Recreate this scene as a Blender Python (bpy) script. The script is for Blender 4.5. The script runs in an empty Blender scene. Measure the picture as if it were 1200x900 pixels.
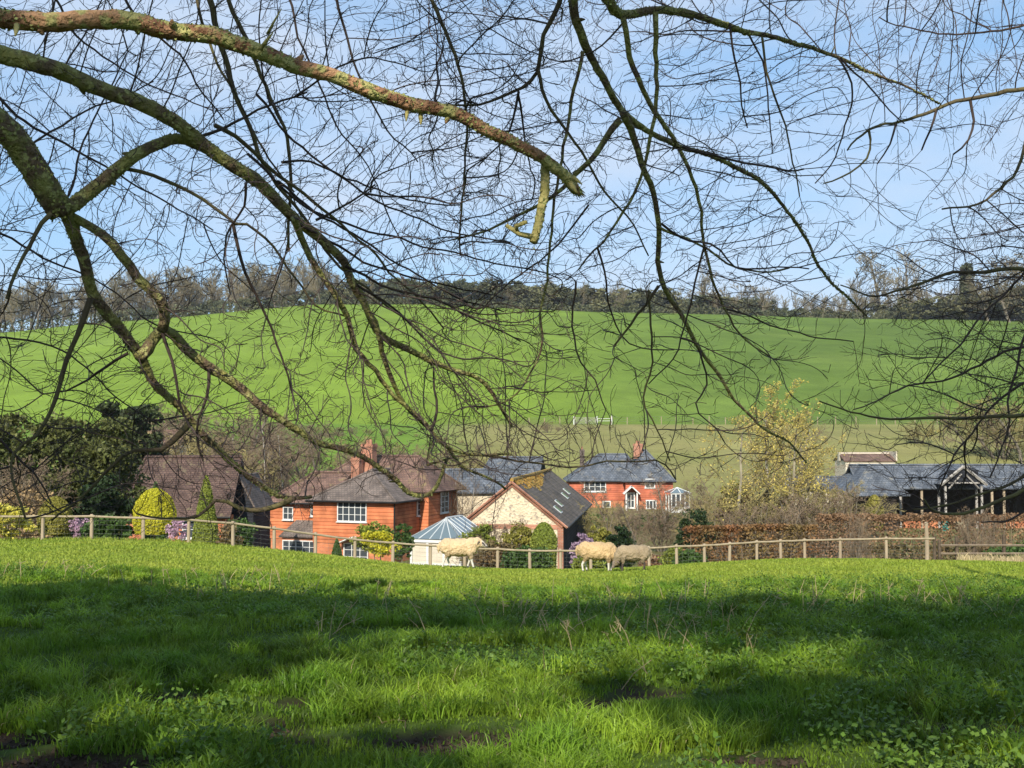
import bpy, bmesh, math, random
import numpy as np
from math import radians as R, sin, cos, pi
from mathutils import Vector, Matrix
random.seed(7)
S = bpy.context.scene
C = S.collection

# ------------------------------------------------------------------ camera
EYE = 1.6
FX = 1300.0
PITCH = math.atan(65/1300)
cam = bpy.data.cameras.new('camera'); camo = bpy.data.objects.new('camera', cam); C.objects.link(camo)
cam.sensor_width = 36; cam.lens = 36*FX/1200
cam.clip_start = 0.1; cam.clip_end = 9000
camo.location = (0, 0, EYE); camo.rotation_euler = (pi/2+PITCH, 0, 0)
S.camera = camo

# ------------------------------------------------------------------ world, sun, exposure
SUN_EL = R(36); SUN_AZ = R(13)          # azimuth: sun stands behind the camera, this far round to the left
w = bpy.data.worlds.new('World'); S.world = w; w.use_nodes = True
nt = w.node_tree; nt.nodes.clear()
out = nt.nodes.new('ShaderNodeOutputWorld'); bg = nt.nodes.new('ShaderNodeBackground')
sky = nt.nodes.new('ShaderNodeTexSky'); sky.sky_type = 'NISHITA'; sky.sun_disc = False
sky.sun_elevation = SUN_EL; sky.sun_rotation = pi+SUN_AZ
sky.air_density = 1.0; sky.dust_density = 0.8; sky.ozone_density = 1.5
tc = nt.nodes.new('ShaderNodeTexCoord'); mp = nt.nodes.new('ShaderNodeMapping')
mp.inputs['Scale'].default_value = (1.6, 1.6, 5.0); mp.inputs['Rotation'].default_value = (0.25, 0.1, 0.5)
mp.inputs['Location'].default_value = (0.3, 0.1, 0.35)
no = nt.nodes.new('ShaderNodeTexNoise'); no.inputs['Scale'].default_value = 1.5; no.inputs['Detail'].default_value = 7
no.inputs['Roughness'].default_value = 0.52
rp = nt.nodes.new('ShaderNodeValToRGB'); rp.color_ramp.elements[0].position = 0.42; rp.color_ramp.elements[1].position = 0.66
rp.color_ramp.elements[0].color = (.0, .0, .0, 1); rp.color_ramp.elements[1].color = (.8, .8, .8, 1)
mx = nt.nodes.new('ShaderNodeMix'); mx.data_type = 'RGBA'
mx.inputs['B'].default_value = (3.9, 4.4, 5.2, 1)
mul = nt.nodes.new('ShaderNodeMix'); mul.data_type = 'RGBA'; mul.blend_type = 'MULTIPLY'; mul.inputs['Factor'].default_value = 1
mul.inputs['B'].default_value = (0.96, 1.0, 0.98, 1)
L = nt.links.new
L(tc.outputs['Generated'], mp.inputs['Vector']); L(mp.outputs['Vector'], no.inputs['Vector'])
L(no.outputs['Fac'], rp.inputs['Fac']); L(rp.outputs['Color'], mx.inputs['Factor'])
veil = nt.nodes.new('ShaderNodeMix'); veil.data_type = 'RGBA'; veil.inputs['Factor'].default_value = .62
veil.inputs['B'].default_value = (1.85, 3.2, 5.1, 1)      # a thin even veil of high cloud
L(sky.outputs['Color'], mul.inputs['A']); L(mul.outputs['Result'], veil.inputs['A']); L(veil.outputs['Result'], mx.inputs['A'])
L(mx.outputs['Result'], bg.inputs['Color']); L(bg.outputs['Background'], out.inputs['Surface'])
bg.inputs['Strength'].default_value = 0.12
sl = bpy.data.lights.new('sun', 'SUN'); sl.energy = 4.2; sl.angle = R(0.53); sl.color = (1, .93, .82)
so = bpy.data.objects.new('sun', sl); C.objects.link(so)
SUNV = Vector((-sin(SUN_AZ)*cos(SUN_EL), -cos(SUN_AZ)*cos(SUN_EL), sin(SUN_EL)))
so.rotation_euler = SUNV.to_track_quat('Z', 'Y').to_euler(); so.location = (-30, -40, 60)
S.view_settings.view_transform = 'Standard'; S.view_settings.look = 'None'
S.view_settings.exposure = 0.64; S.view_settings.gamma = 1
S.render.engine = 'CYCLES'
S.cycles.max_bounces = 5; S.cycles.diffuse_bounces = 2; S.cycles.glossy_bounces = 2
S.cycles.transmission_bounces = 3; S.cycles.transparent_max_bounces = 6
S.cycles.use_denoising = True; S.cycles.volume_bounces = 0
S.cycles.use_adaptive_sampling = True; S.cycles.adaptive_threshold = 0.02

# ------------------------------------------------------------------ projection, noise, terrain
FW = Vector((0, cos(PITCH), sin(PITCH))); UP = Vector((0, -sin(PITCH), cos(PITCH)))
def P(px, py, Y):
    d = Vector((1, 0, 0))*((px-600)/FX) + UP*((450-py)/FX) + FW
    t = Y/d.y
    return Vector((0, 0, EYE)) + d*t
def X(px, Y): return (px-600)/FX*Y          # good enough near the horizon
def Z(py, Y): return EYE-(py-515)/FX*Y

def _h(ix, iy, s):
    n = (ix.astype(np.int64)*374761393 + iy.astype(np.int64)*668265263 + s*1442695041) & 0xffffffff
    n = ((n ^ (n >> 13))*1274126177) & 0xffffffff
    return ((n ^ (n >> 16)) & 0xffff)/65535.0
def vnoise(x, y, s=0, octs=1):
    x = np.asarray(x, float); y = np.asarray(y, float); t = 0; a = 1; tot = 0
    for o in range(octs):
        ix = np.floor(x); iy = np.floor(y); fx = x-ix; fy = y-iy
        fx = fx*fx*(3-2*fx); fy = fy*fy*(3-2*fy)
        v = (_h(ix, iy, s+o)*(1-fx)+_h(ix+1, iy, s+o)*fx)*(1-fy)+(_h(ix, iy+1, s+o)*(1-fx)+_h(ix+1, iy+1, s+o)*fx)*fy
        t = t+v*a; tot += a; a *= .5; x = x*2.03+11.3; y = y*2.03+4.7
    return t/tot
def sstep(a, b, x):
    t = np.clip((x-a)/(b-a), 0, 1); return t*t*(3-2*t)

_py = np.array([-80, 0, 5, 8, 12, 16, 20, 25, 30, 34, 37, 40, 43, 50, 62, 75, 95, 130, 150, 180, 210, 250.])
_pd = np.array([.6, 1.45, 1.62, 1.78, 2.05, 2.35, 2.72, 3.17, 3.62, 4.02, 4.37, 4.74, 5.15, 6.2, 7.75, 8.8, 9.1, 8.7, 6.9, 3.1, -.4, -3.5])
_ty = np.linspace(-80, 250, 3301); _td = np.interp(_ty, _py, _pd)
_k = np.exp(-np.linspace(-2, 2, 31)**2); _k /= _k.sum()
_td = np.convolve(np.pad(_td, 15, mode='edge'), _k, mode='valid')
_eu = (np.array([0, 100, 200, 300, 400, 480, 600, 700, 780, 850, 900, 1000, 1100, 1200])-600)/FX
_ed = (np.array([637, 635, 637, 645, 654, 662, 668, 668, 664, 660, 657, 656, 658, 660])-515)*40/FX-4.74
_cu = (np.array([0, 100, 200, 300, 370, 500, 600, 700, 850, 1000, 1150, 1200])-600)/FX
_cr = (515-np.array([390, 379, 372, 362, 356, 356, 361, 365, 368, 373, 374, 375]))*600/FX
def G(x, y):
    x = np.asarray(x, float); y = np.asarray(y, float)
    u = x/np.maximum(y, 12)
    dr = np.interp(y, _ty, _td)
    wt = sstep(10, 40, y)*(1-sstep(50, 90, y))
    dr = dr+np.interp(u, _eu, _ed)*wt
    t = np.clip((y-250)/350, 0, 1)
    Rm = np.interp(x/np.maximum(y, 250), _cu, _cr)
    rise = 3.5+(Rm-3.5)*t*(1.15-.15*t)
    dr = np.where(y > 250, -rise, dr)
    z = EYE-dr
    near = 1-sstep(40, 60, y)
    z = z+near*((vnoise(x*.35, y*.35, 3, 2)-.5)*.10+(vnoise(x*1.6, y*1.6, 9, 2)-.5)*.07*(1-sstep(14, 26, y)))
    z = z+sstep(260, 330, y)*(vnoise(x/70, y/70, 5, 2)-.5)*2.0*(1-sstep(520, 600, y))
    return z
def gz(x, y): return float(G(x, y))

# ------------------------------------------------------------------ mesh helpers
class MB:
    def __init__(s): s.v = []; s.f = []; s.n = 0; s.c = []
    def add(s, verts, faces, col=None):
        verts = np.asarray(verts, float).reshape(-1, 3); faces = np.asarray(faces, int)
        s.v.append(verts); s.f.append(faces+s.n); s.n += len(verts)
        s.c.append(np.full(len(verts), .5) if col is None else np.broadcast_to(np.asarray(col, float), (len(verts),)))
        return s
    def box(s, a, b, rz=0, o=(0, 0, 0)):
        x0, y0, z0 = a; x1, y1, z1 = b
        v = np.array([[x0,y0,z0],[x1,y0,z0],[x1,y1,z0],[x0,y1,z0],[x0,y0,z1],[x1,y0,z1],[x1,y1,z1],[x0,y1,z1]], float)
        if rz:
            c_, s_ = cos(rz), sin(rz); v[:, :2] = v[:, :2] @ np.array([[c_, s_], [-s_, c_]])
        v += np.array(o)
        return s.add(v, [[0,3,2,1],[4,5,6,7],[0,1,5,4],[1,2,6,5],[2,3,7,6],[3,0,4,7]])
    def prism(s, poly, h0, h1, axis='y'):
        """poly: 2D outline; extruded along axis"""
        n = len(poly); v = []
        for h in (h0, h1):
            for p in poly:
                v.append({'y': (p[0], h, p[1]), 'x': (h, p[0], p[1]), 'z': (p[0], p[1], h)}[axis])
        v = np.array(v, float); me_f = [[i, (i+1) % n, n+(i+1) % n, n+i] for i in range(n)]
        s.add(v, me_f)
        # caps as fans
        c0 = v[:n].mean(0); c1 = v[n:].mean(0)
        s.add(np.vstack([v[:n], c0]), [[(i+1) % n, i, n] for i in range(n)])
        s.add(np.vstack([v[n:], c1]), [[i, (i+1) % n, n] for i in range(n)])
        return s
    def bar(s, p, q, r, k=6, r2=None):
        s.tubes([(np.array([p, q], float), np.array([r, r if r2 is None else r2], float))], k, cap=True); return s
    def tubes(s, lines, k=4, cap=False, col=None, rough=0, rng=None):
        by = {}
        for i, (p, r) in enumerate(lines): by.setdefault(len(p), []).append(i)
        for n, idx in by.items():
            Pn = np.array([lines[i][0] for i in idx], float); Rn = np.array([lines[i][1] for i in idx], float)
            B = len(idx)
            T = np.zeros_like(Pn); T[:, 1:-1] = Pn[:, 2:]-Pn[:, :-2]; T[:, 0] = Pn[:, 1]-Pn[:, 0]; T[:, -1] = Pn[:, -1]-Pn[:, -2]
            T /= np.linalg.norm(T, axis=2, keepdims=True)+1e-9
            tot = Pn[:, -1]-Pn[:, 0]; tot /= np.linalg.norm(tot, axis=1, keepdims=True)+1e-9
            ref = np.where(np.abs(tot[:, 2:3]) > .8, np.array([[1., .2, 0]]), np.array([[.1, .15, 1.]]))
            ref = np.repeat(ref[:, None, :], n, 1)
            A = np.cross(T, ref); A /= np.linalg.norm(A, axis=2, keepdims=True)+1e-9
            Bv = np.cross(T, A)
            ang = np.arange(k)*2*pi/k
            rr = Rn[:, :, None]*np.ones(k)
            if rough and rng is not None: rr = rr*(1+rough*rng.normal(size=(B, n, k)))
            ring = Pn[:, :, None, :]+rr[..., None]*(np.cos(ang)[:, None]*A[:, :, None, :]+np.sin(ang)[:, None]*Bv[:, :, None, :])
            base = (np.arange(B)*n*k)[:, None, None]
            ii = (np.arange(n-1)*k)[None, :, None]; jj = np.arange(k)[None, None, :]; jn = (jj+1) % k
            q = np.stack([base+ii+jj, base+ii+jn, base+ii+k+jn, base+ii+k+jj], -1).reshape(-1, 4)
            if cap:
                f0 = (np.arange(B)*n*k)[:, None]+np.arange(k)[None, ::-1]; f1 = (np.arange(B)*n*k+(n-1)*k)[:, None]+np.arange(k)[None, :]
                v = ring.reshape(-1, 3)
                n0 = s.n; s.add(v, q, col)
                s.f.append(f0+n0); s.f.append(f1+n0)
            else: s.add(ring.reshape(-1, 3), q, col)
        return s
    def mesh(s, name, smooth=False):
        me = bpy.data.meshes.new(name)
        V = np.vstack(s.v).astype(np.float32)
        me.vertices.add(len(V)); me.vertices.foreach_set('co', V.ravel())
        tot = sum(f.size for f in s.f); npoly = sum(len(f) for f in s.f)
        me.loops.add(tot); me.polygons.add(npoly)
        me.loops.foreach_set('vertex_index', np.concatenate([f.ravel() for f in s.f]).astype(np.int32))
        sizes = np.concatenate([np.full(len(f), f.shape[1]) for f in s.f])
        st = np.zeros(npoly, np.int32); st[1:] = np.cumsum(sizes)[:-1]
        me.polygons.foreach_set('loop_start', st)
        me.polygons.foreach_set('use_smooth', np.full(npoly, smooth))
        c = np.concatenate(s.c).astype(np.float32)
        at = me.attributes.new('var', 'FLOAT', 'POINT'); at.data.foreach_set('value', c)
        me.update(calc_edges=True); return me
    def build(s, name, mat, parent=None, smooth=False, loc=None):
        o = bpy.data.objects.new(name, s.mesh(name, smooth)); C.objects.link(o)
        o.data.materials.append(mat)
        if parent is not None: o.parent = parent
        if loc is not None: o.location = loc
        return o

def thing(name, label, cat, loc=(0, 0, 0), rz=0, group=None):
    o = bpy.data.objects.new(name, None); C.objects.link(o); o.empty_display_size = .2
    o.location = loc; o.rotation_euler = (0, 0, rz); o['label'] = label; o['category'] = cat
    if group: o['group'] = group
    return o
def tag(o, label, cat, group=None, kind=None):
    o['label'] = label; o['category'] = cat
    if group: o['group'] = group
    if kind: o['kind'] = kind
    return o
def copy_tree(o, parent=None):
    c = o.copy(); C.objects.link(c)
    if parent is not None: c.parent = parent
    for ch in o.children: copy_tree(ch, c)
    return c

# ------------------------------------------------------------------ materials
def mat(name, c1, c2=None, scale=3.0, rough=.85, bump=0.0, bscale=None, var=0.0, transl=0.0, c3=None, detail=5,
        stretch=(1, 1, 1), spec=.2, lo=.35, hi=.65, lo3=.6, hi3=.7, s3=None):
    m = bpy.data.materials.new(name); m.use_nodes = True; t = m.node_tree; N = t.nodes; l = t.links.new
    b = N['Principled BSDF']; b.inputs['Roughness'].default_value = rough
    b.inputs['Specular IOR Level'].default_value = spec
    c2 = c2 or c1
    tc = N.new('ShaderNodeTexCoord'); mp = N.new('ShaderNodeMapping'); mp.inputs['Scale'].default_value = stretch
    l(tc.outputs['Object'], mp.inputs['Vector'])
    n = N.new('ShaderNodeTexNoise'); n.inputs['Scale'].default_value = scale; n.inputs['Detail'].default_value = detail
    l(mp.outputs['Vector'], n.inputs['Vector'])
    mr = N.new('ShaderNodeMapRange'); mr.inputs['From Min'].default_value = lo; mr.inputs['From Max'].default_value = hi
    l(n.outputs['Fac'], mr.inputs['Value'])
    mx = N.new('ShaderNodeMix'); mx.data_type = 'RGBA'
    mx.inputs['A'].default_value = (*c1, 1); mx.inputs['B'].default_value = (*c2, 1); l(mr.outputs['Result'], mx.inputs['Factor'])
    col = mx.outputs['Result']
    if c3:
        n3 = N.new('ShaderNodeTexNoise'); n3.inputs['Scale'].default_value = s3 or scale*2.3; n3.inputs['Detail'].default_value = 6
        l(mp.outputs['Vector'], n3.inputs['Vector'])
        m3 = N.new('ShaderNodeMapRange'); m3.inputs['From Min'].default_value = lo3; m3.inputs['From Max'].default_value = hi3
        l(n3.outputs['Fac'], m3.inputs['Value'])
        x3 = N.new('ShaderNodeMix'); x3.data_type = 'RGBA'; x3.inputs['B'].default_value = (*c3, 1)
        l(col, x3.inputs['A']); l(m3.outputs['Result'], x3.inputs['Factor']); col = x3.outputs['Result']
    if var:
        a = N.new('ShaderNodeAttribute'); a.attribute_name = 'var'
        vr = N.new('ShaderNodeMapRange'); vr.inputs['To Min'].default_value = 1-var; vr.inputs['To Max'].default_value = 1+var
        l(a.outputs['Fac'], vr.inputs['Value'])
        vm = N.new('ShaderNodeVectorMath'); vm.operation = 'SCALE'; l(col, vm.inputs[0]); l(vr.outputs['Result'], vm.inputs['Scale'])
        col = vm.outputs['Vector']
    l(col, b.inputs['Base Color'])
    if bump:
        nb = N.new('ShaderNodeTexNoise'); nb.inputs['Scale'].default_value = bscale or scale*4; nb.inputs['Detail'].default_value = 4
        l(mp.outputs['Vector'], nb.inputs['Vector'])
        bn = N.new('ShaderNodeBump'); bn.inputs['Strength'].default_value = 1; bn.inputs['Distance'].default_value = bump
        l(nb.outputs['Fac'], bn.inputs['Height']); l(bn.outputs['Normal'], b.inputs['Normal'])
    if transl:
        tr = N.new('ShaderNodeBsdfTranslucent'); l(col, tr.inputs['Color'])
        ms = N.new('ShaderNodeMixShader'); ms.inputs['Fac'].default_value = transl
        l(b.outputs['BSDF'], ms.inputs[1]); l(tr.outputs['BSDF'], ms.inputs[2]); l(ms.outputs['Shader'], N['Material Output'].inputs['Surface'])
    return m

def tile_mat(name, c1, c2, mode='wall', row=.22, wid=.3, mortar=.02, cm=None, rough=.8, moss=None, moss_lo=.55, spec=.2, bump=.02):
    """rows of tiles, bricks or slates on vertical walls and on slopes; mode: wall | roofx (ridge along x) | roofy"""
    m = bpy.data.materials.new(name); m.use_nodes = True; t = m.node_tree; N = t.nodes; l = t.links.new
    b = N['Principled BSDF']; b.inputs['Roughness'].default_value = rough; b.inputs['Specular IOR Level'].default_value = spec
    tc = N.new('ShaderNodeTexCoord'); sp = N.new('ShaderNodeSeparateXYZ'); l(tc.outputs['Object'], sp.inputs[0])
    cz = N.new('ShaderNodeVectorMath'); cz.operation = 'CROSS_PRODUCT'; cz.inputs[1].default_value = (0, 0, -1); l(tc.outputs['Normal'], cz.inputs[0])
    nn = N.new('ShaderNodeVectorMath'); nn.operation = 'NORMALIZE'; l(cz.outputs['Vector'], nn.inputs[0])
    ad = N.new('ShaderNodeVectorMath'); ad.operation = 'DOT_PRODUCT'; l(nn.outputs['Vector'], ad.inputs[0]); l(tc.outputs['Object'], ad.inputs[1])
    zs = N.new('ShaderNodeMath'); zs.operation = 'MULTIPLY'; l(sp.outputs['Z'], zs.inputs[0]); zs.inputs[1].default_value = 1 if mode == 'wall' else 1.45
    cb = N.new('ShaderNodeCombineXYZ'); l(ad.outputs['Value'], cb.inputs['X']); l(zs.outputs[0], cb.inputs['Y'])
    br = N.new('ShaderNodeTexBrick'); l(cb.outputs[0], br.inputs['Vector'])
    br.inputs['Scale'].default_value = 1; br.inputs['Brick Width'].default_value = wid; br.inputs['Row Height'].default_value = row
    br.inputs['Mortar Size'].default_value = mortar; br.inputs['Mortar Smooth'].default_value = .3
    br.inputs['Color1'].default_value = (*c1, 1); br.inputs['Color2'].default_value = (*c2, 1)
    cm = cm or tuple(x*.45 for x in c1); br.inputs['Mortar'].default_value = (*cm, 1)
    n = N.new('ShaderNodeTexNoise'); n.inputs['Scale'].default_value = .9; n.inputs['Detail'].default_value = 6; l(tc.outputs['Object'], n.inputs['Vector'])
    mr = N.new('ShaderNodeMapRange'); mr.inputs['From Min'].default_value = .3; mr.inputs['From Max'].default_value = .7
    mr.inputs['To Min'].default_value = .6; mr.inputs['To Max'].default_value = 1.35; l(n.outputs['Fac'], mr.inputs['Value'])
    vm = N.new('ShaderNodeVectorMath'); vm.operation = 'SCALE'; l(br.outputs['Color'], vm.inputs[0]); l(mr.outputs['Result'], vm.inputs['Scale'])
    col = vm.outputs['Vector']
    if moss:
        n2 = N.new('ShaderNodeTexNoise'); n2.inputs['Scale'].default_value = 1.4; n2.inputs['Detail'].default_value = 8; n2.inputs['Roughness'].default_value = .7
        l(tc.outputs['Object'], n2.inputs['Vector'])
        m2 = N.new('ShaderNodeMapRange'); m2.inputs['From Min'].default_value = moss_lo; m2.inputs['From Max'].default_value = moss_lo+.1
        l(n2.outputs['Fac'], m2.inputs['Value'])
        x = N.new('ShaderNodeMix'); x.data_type = 'RGBA'; x.inputs['B'].default_value = (*moss, 1); l(col, x.inputs['A']); l(m2.outputs['Result'], x.inputs['Factor'])
        col = x.outputs['Result']
    l(col, b.inputs['Base Color'])
    bn = N.new('ShaderNodeBump'); bn.inputs['Distance'].default_value = bump; bn.inputs['Strength'].default_value = .8; bn.invert = True
    l(br.outputs['Fac'], bn.inputs['Height']); l(bn.outputs['Normal'], b.inputs['Normal'])
    return m

def flint_mat(name):
    m = bpy.data.materials.new(name); m.use_nodes = True; t = m.node_tree; N = t.nodes; l = t.links.new
    b = N['Principled BSDF']; b.inputs['Roughness'].default_value = .85
    tc = N.new('ShaderNodeTexCoord')
    v = N.new('ShaderNodeTexVoronoi'); v.inputs['Scale'].default_value = 8; l(tc.outputs['Object'], v.inputs['Vector'])
    r = N.new('ShaderNodeValToRGB'); cr = r.color_ramp
    cr.elements[0].position = 0; cr.elements[0].color = (.30, .25, .19, 1); cr.elements[1].position = 1; cr.elements[1].color = (.66, .55, .38, 1)
    e = cr.elements.new(.25); e.color = (.60, .50, .34, 1); e = cr.elements.new(.12); e.color = (.42, .35, .26, 1)
    sp = N.new('ShaderNodeSeparateColor'); l(v.outputs['Color'], sp.inputs[0]); l(sp.outputs[0], r.inputs['Fac'])
    n = N.new('ShaderNodeTexNoise'); n.inputs['Scale'].default_value = 1.3; n.inputs['Detail'].default_value = 5; l(tc.outputs['Object'], n.inputs['Vector'])
    mr = N.new('ShaderNodeMapRange'); mr.inputs['From Min'].default_value = .3; mr.inputs['From Max'].default_value = .7
    mr.inputs['To Min'].default_value = .8; mr.inputs['To Max'].default_value = 1.12; l(n.outputs['Fac'], mr.inputs['Value'])
    vm = N.new('ShaderNodeVectorMath'); vm.operation = 'SCALE'; l(r.outputs['Color'], vm.inputs[0]); l(mr.outputs['Result'], vm.inputs['Scale'])
    l(vm.outputs['Vector'], b.inputs['Base Color'])
    bn = N.new('ShaderNodeBump'); bn.inputs['Distance'].default_value = .04; l(v.outputs['Distance'], bn.inputs['Height']); l(bn.outputs['Normal'], b.inputs['Normal'])
    return m

Mt = {}
Mt['bark_moss'] = mat('bark_moss', (.15, .105, .062), (.26, .25, .075), 6, bump=.06, bscale=34, c3=(.36, .35, .13), lo3=.56, hi3=.62, s3=16, lo=.42, hi=.58)
Mt['bark_dead'] = mat('bark_dead', (.20, .10, .052), (.46, .26, .135), 7, bump=.06, bscale=34, c3=(.38, .35, .13), lo3=.50, hi3=.56, s3=9, lo=.42, hi=.58)
Mt['lichen'] = mat('lichen', (.27, .235, .075), (.40, .34, .13), 12, bump=.02, bscale=40)
Mt['lichen_flake'] = mat('lichen_flake', (.30, .30, .10), (.20, .22, .07), 9, var=.35)
Mt['bark_thin'] = mat('bark_thin', (.085, .062, .038), (.13, .115, .045), 4, bump=.006, bscale=60)
Mt['twig'] = mat('twig', (.045, .031, .026), (.075, .053, .042), 2.5, rough=.7)
Mt['twig_far'] = mat('twig_far', (.16, .115, .075), (.23, .175, .115), .6, var=.35)
Mt['twig_ridge'] = mat('twig_ridge', (.155, .130, .075), (.225, .19, .11), .05, var=.3)
Mt['trunk_far'] = mat('trunk_far', (.13, .11, .085), (.22, .19, .14), 1.5)
Mt['birch'] = mat('birch', (.42, .39, .33), (.20, .17, .14), 3, lo=.4, hi=.65)
Mt['pale_bark'] = mat('pale_bark', (.30, .27, .18), (.20, .17, .12), 3)
Mt['twig_olive'] = mat('twig_olive', (.20, .17, .07), (.28, .23, .10), .6, var=.35)
Mt['catkin'] = mat('catkin', (.50, .42, .09), (.58, .46, .14), 1, var=.3, transl=.3)
def leafm(n, a, b, sc=.6, v=.45, tr=.25, r=.6): Mt[n] = mat(n, a, b, sc, rough=r, var=v, transl=tr, spec=.25)
leafm('leaf_dark', (.018, .036, .012), (.040, .065, .020))
leafm('leaf_yew', (.065, .085, .024), (.13, .135, .038), .5)
leafm('leaf_pine', (.028, .045, .016), (.055, .070, .024))
leafm('leaf_ridge', (.13, .135, .055), (.20, .19, .085), .08)
leafm('leaf_ridge_dark', (.085, .10, .045), (.14, .14, .065), .08)
leafm('leaf_gold', (.42, .40, .025), (.55, .50, .04))
leafm('leaf_olive', (.20, .19, .035), (.28, .25, .05))
leafm('leaf_lime', (.16, .20, .03), (.26, .29, .05))
leafm('leaf_green', (.045, .090, .020), (.085, .140, .030))
leafm('leaf_copper', (.20, .115, .06), (.29, .18, .095))
leafm('leaf_tan', (.34, .23, .11), (.42, .30, .15))
leafm('leaf_russet', (.24, .115, .05), (.19, .135, .05))
leafm('leaf_rust', (.17, .10, .05), (.14, .13, .05))
leafm('flower_yellow', (.58, .50, .07), (.46, .44, .10))
leafm('flower_pink', (.44, .26, .36), (.52, .36, .44))
leafm('flower_mauve', (.33, .23, .31), (.40, .29, .36))
leafm('grass', (.11, .21, .018), (.22, .32, .028), .9, v=.55, tr=.4, r=.45)
leafm('nettle', (.075, .150, .018), (.135, .215, .030), 1.2, v=.4, tr=.35, r=.5)
leafm('straw', (.42, .33, .17), (.52, .42, .24), 2, v=.3)
Mt['wood_post'] = mat('wood_post', (.30, .235, .155), (.40, .32, .22), 6, stretch=(1, 1, .15), bump=.01)
Mt['wood_rail'] = mat('wood_rail', (.27, .22, .14), (.36, .29, .19), 6, bump=.01)
Mt['wood_dark'] = mat('wood_dark', (.07, .05, .035), (.12, .09, .06), 5, bump=.01)
Mt['wire'] = mat('wire', (.22, .22, .20))
Mt['white_paint'] = mat('white_paint', (.68, .68, .65), (.60, .60, .57), 4, rough=.45)
Mt['grey_frame'] = mat('grey_frame', (.40, .43, .43), (.46, .48, .48), 4, rough=.45)
Mt['black_metal'] = mat('black_metal', (.02, .02, .02), rough=.5)
Mt['orange_tile'] = tile_mat('orange_tile', (.47, .155, .07), (.57, .205, .09), row=.26, wid=50, cm=(.30, .07, .025))
Mt['old_brick'] = tile_mat('old_brick', (.34, .13, .08), (.44, .19, .115), row=.09, wid=.24, mortar=.012, cm=(.34, .25, .18), bump=.01)
Mt['orange_brick'] = tile_mat('orange_brick', (.52, .15, .06), (.62, .21, .09), row=.09, wid=.24, mortar=.012, cm=(.42, .26, .16), bump=.01)
Mt['red_tile'] = tile_mat('red_tile', (.43, .125, .075), (.50, .16, .085), row=.26, wid=50, cm=(.3, .06, .025))
Mt['brown_roof'] = tile_mat('brown_roof', (.125, .078, .06), (.20, .12, .09), 'roof', row=.18, wid=.22, cm=(.09, .06, .05), moss=(.22, .17, .085), moss_lo=.56)
Mt['brown_roof_shaded'] = tile_mat('brown_roof_shaded', (.080, .050, .040), (.125, .080, .062), 'roof', row=.18, wid=.22, cm=(.06, .04, .035), moss=(.15, .12, .07), moss_lo=.56)  # brown roof tiles with the tree's shade put into a darker colour
Mt['dark_roof'] = tile_mat('dark_roof', (.13, .105, .09), (.19, .15, .125), 'roof', row=.2, wid=.24, cm=(.09, .075, .065), moss=(.22, .18, .08), moss_lo=.64)
Mt['barn_roof'] = tile_mat('barn_roof', (.095, .080, .065), (.135, .11, .09), 'roof', row=.22, wid=.26, cm=(.08, .068, .055), moss=(.20, .15, .075), moss_lo=.56)
Mt['slate'] = tile_mat('slate', (.085, .097, .115), (.135, .148, .165), 'roof', row=.3, wid=.35, rough=.6, moss=(.20, .19, .16), moss_lo=.56)
Mt['moss_orange'] = mat('moss_orange', (.36, .20, .045), (.25, .20, .07), 3, bump=.03)
Mt['flint'] = flint_mat('flint')
Mt['cream_wall'] = mat('cream_wall', (.60, .54, .42), (.52, .46, .36), 2, bump=.01)
Mt['weatherboard'] = tile_mat('weatherboard', (.022, .024, .03), (.03, .032, .038), row=.2, wid=9, mortar=.02)
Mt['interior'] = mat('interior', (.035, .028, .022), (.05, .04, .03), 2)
Mt['soil'] = mat('soil', (.035, .024, .016), (.06, .042, .028), 6, bump=.04)
g = bpy.data.materials.new('glass'); g.use_nodes = True; b = g.node_tree.nodes['Principled BSDF']
b.inputs['Base Color'].default_value = (.05, .06, .07, 1); b.inputs['Roughness'].default_value = .06; b.inputs['Specular IOR Level'].default_value = .7
Mt['glass'] = g
g = bpy.data.materials.new('roof_glass'); g.use_nodes = True; b = g.node_tree.nodes['Principled BSDF']
b.inputs['Base Color'].default_value = (.12, .155, .165, 1); b.inputs['Roughness'].default_value = .12; b.inputs['Specular IOR Level'].default_value = .9
Mt['roof_glass'] = g

# ------------------------------------------------------------------ ground
SOIL = []       # (x, y, radius): patches of trodden bare soil
for px, Y, r in ((15, 5.2, .62), (80, 5.7, .5), (-30, 6.2, .4), (150, 5.3, .2), (520, 6.4, .34), (560, 6.2, .22), (690, 7.6, .16), (330, 6.6, .18), (1135, 6.5, .34),
                 (1085, 6.8, .2), (1000, 5.4, .25), (880, 5.9, .2), (210, 7.8, .22), (440, 5.5, .12), (760, 5.3, .18)):
    SOIL.append((X(px, Y), Y, r))
def soil_mask(x, y):
    m = np.zeros_like(x)
    wob = (vnoise(x*5, y*5, 21, 3)-.5)*.9+(vnoise(x*17, y*17, 23, 2)-.5)*.5
    for a, b_, r in SOIL:
        d = np.sqrt(((x-a)/1.35)**2+(y-b_)**2)+wob*r*1.6
        m = np.maximum(m, 1-sstep(r*.75, r*1.15, d))
    n = vnoise(x*1.1+3, y*1.1, 33, 3)
    m = np.maximum(m, sstep(.70, .75, n)*(1-sstep(8, 11, y)))
    return m
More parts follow.
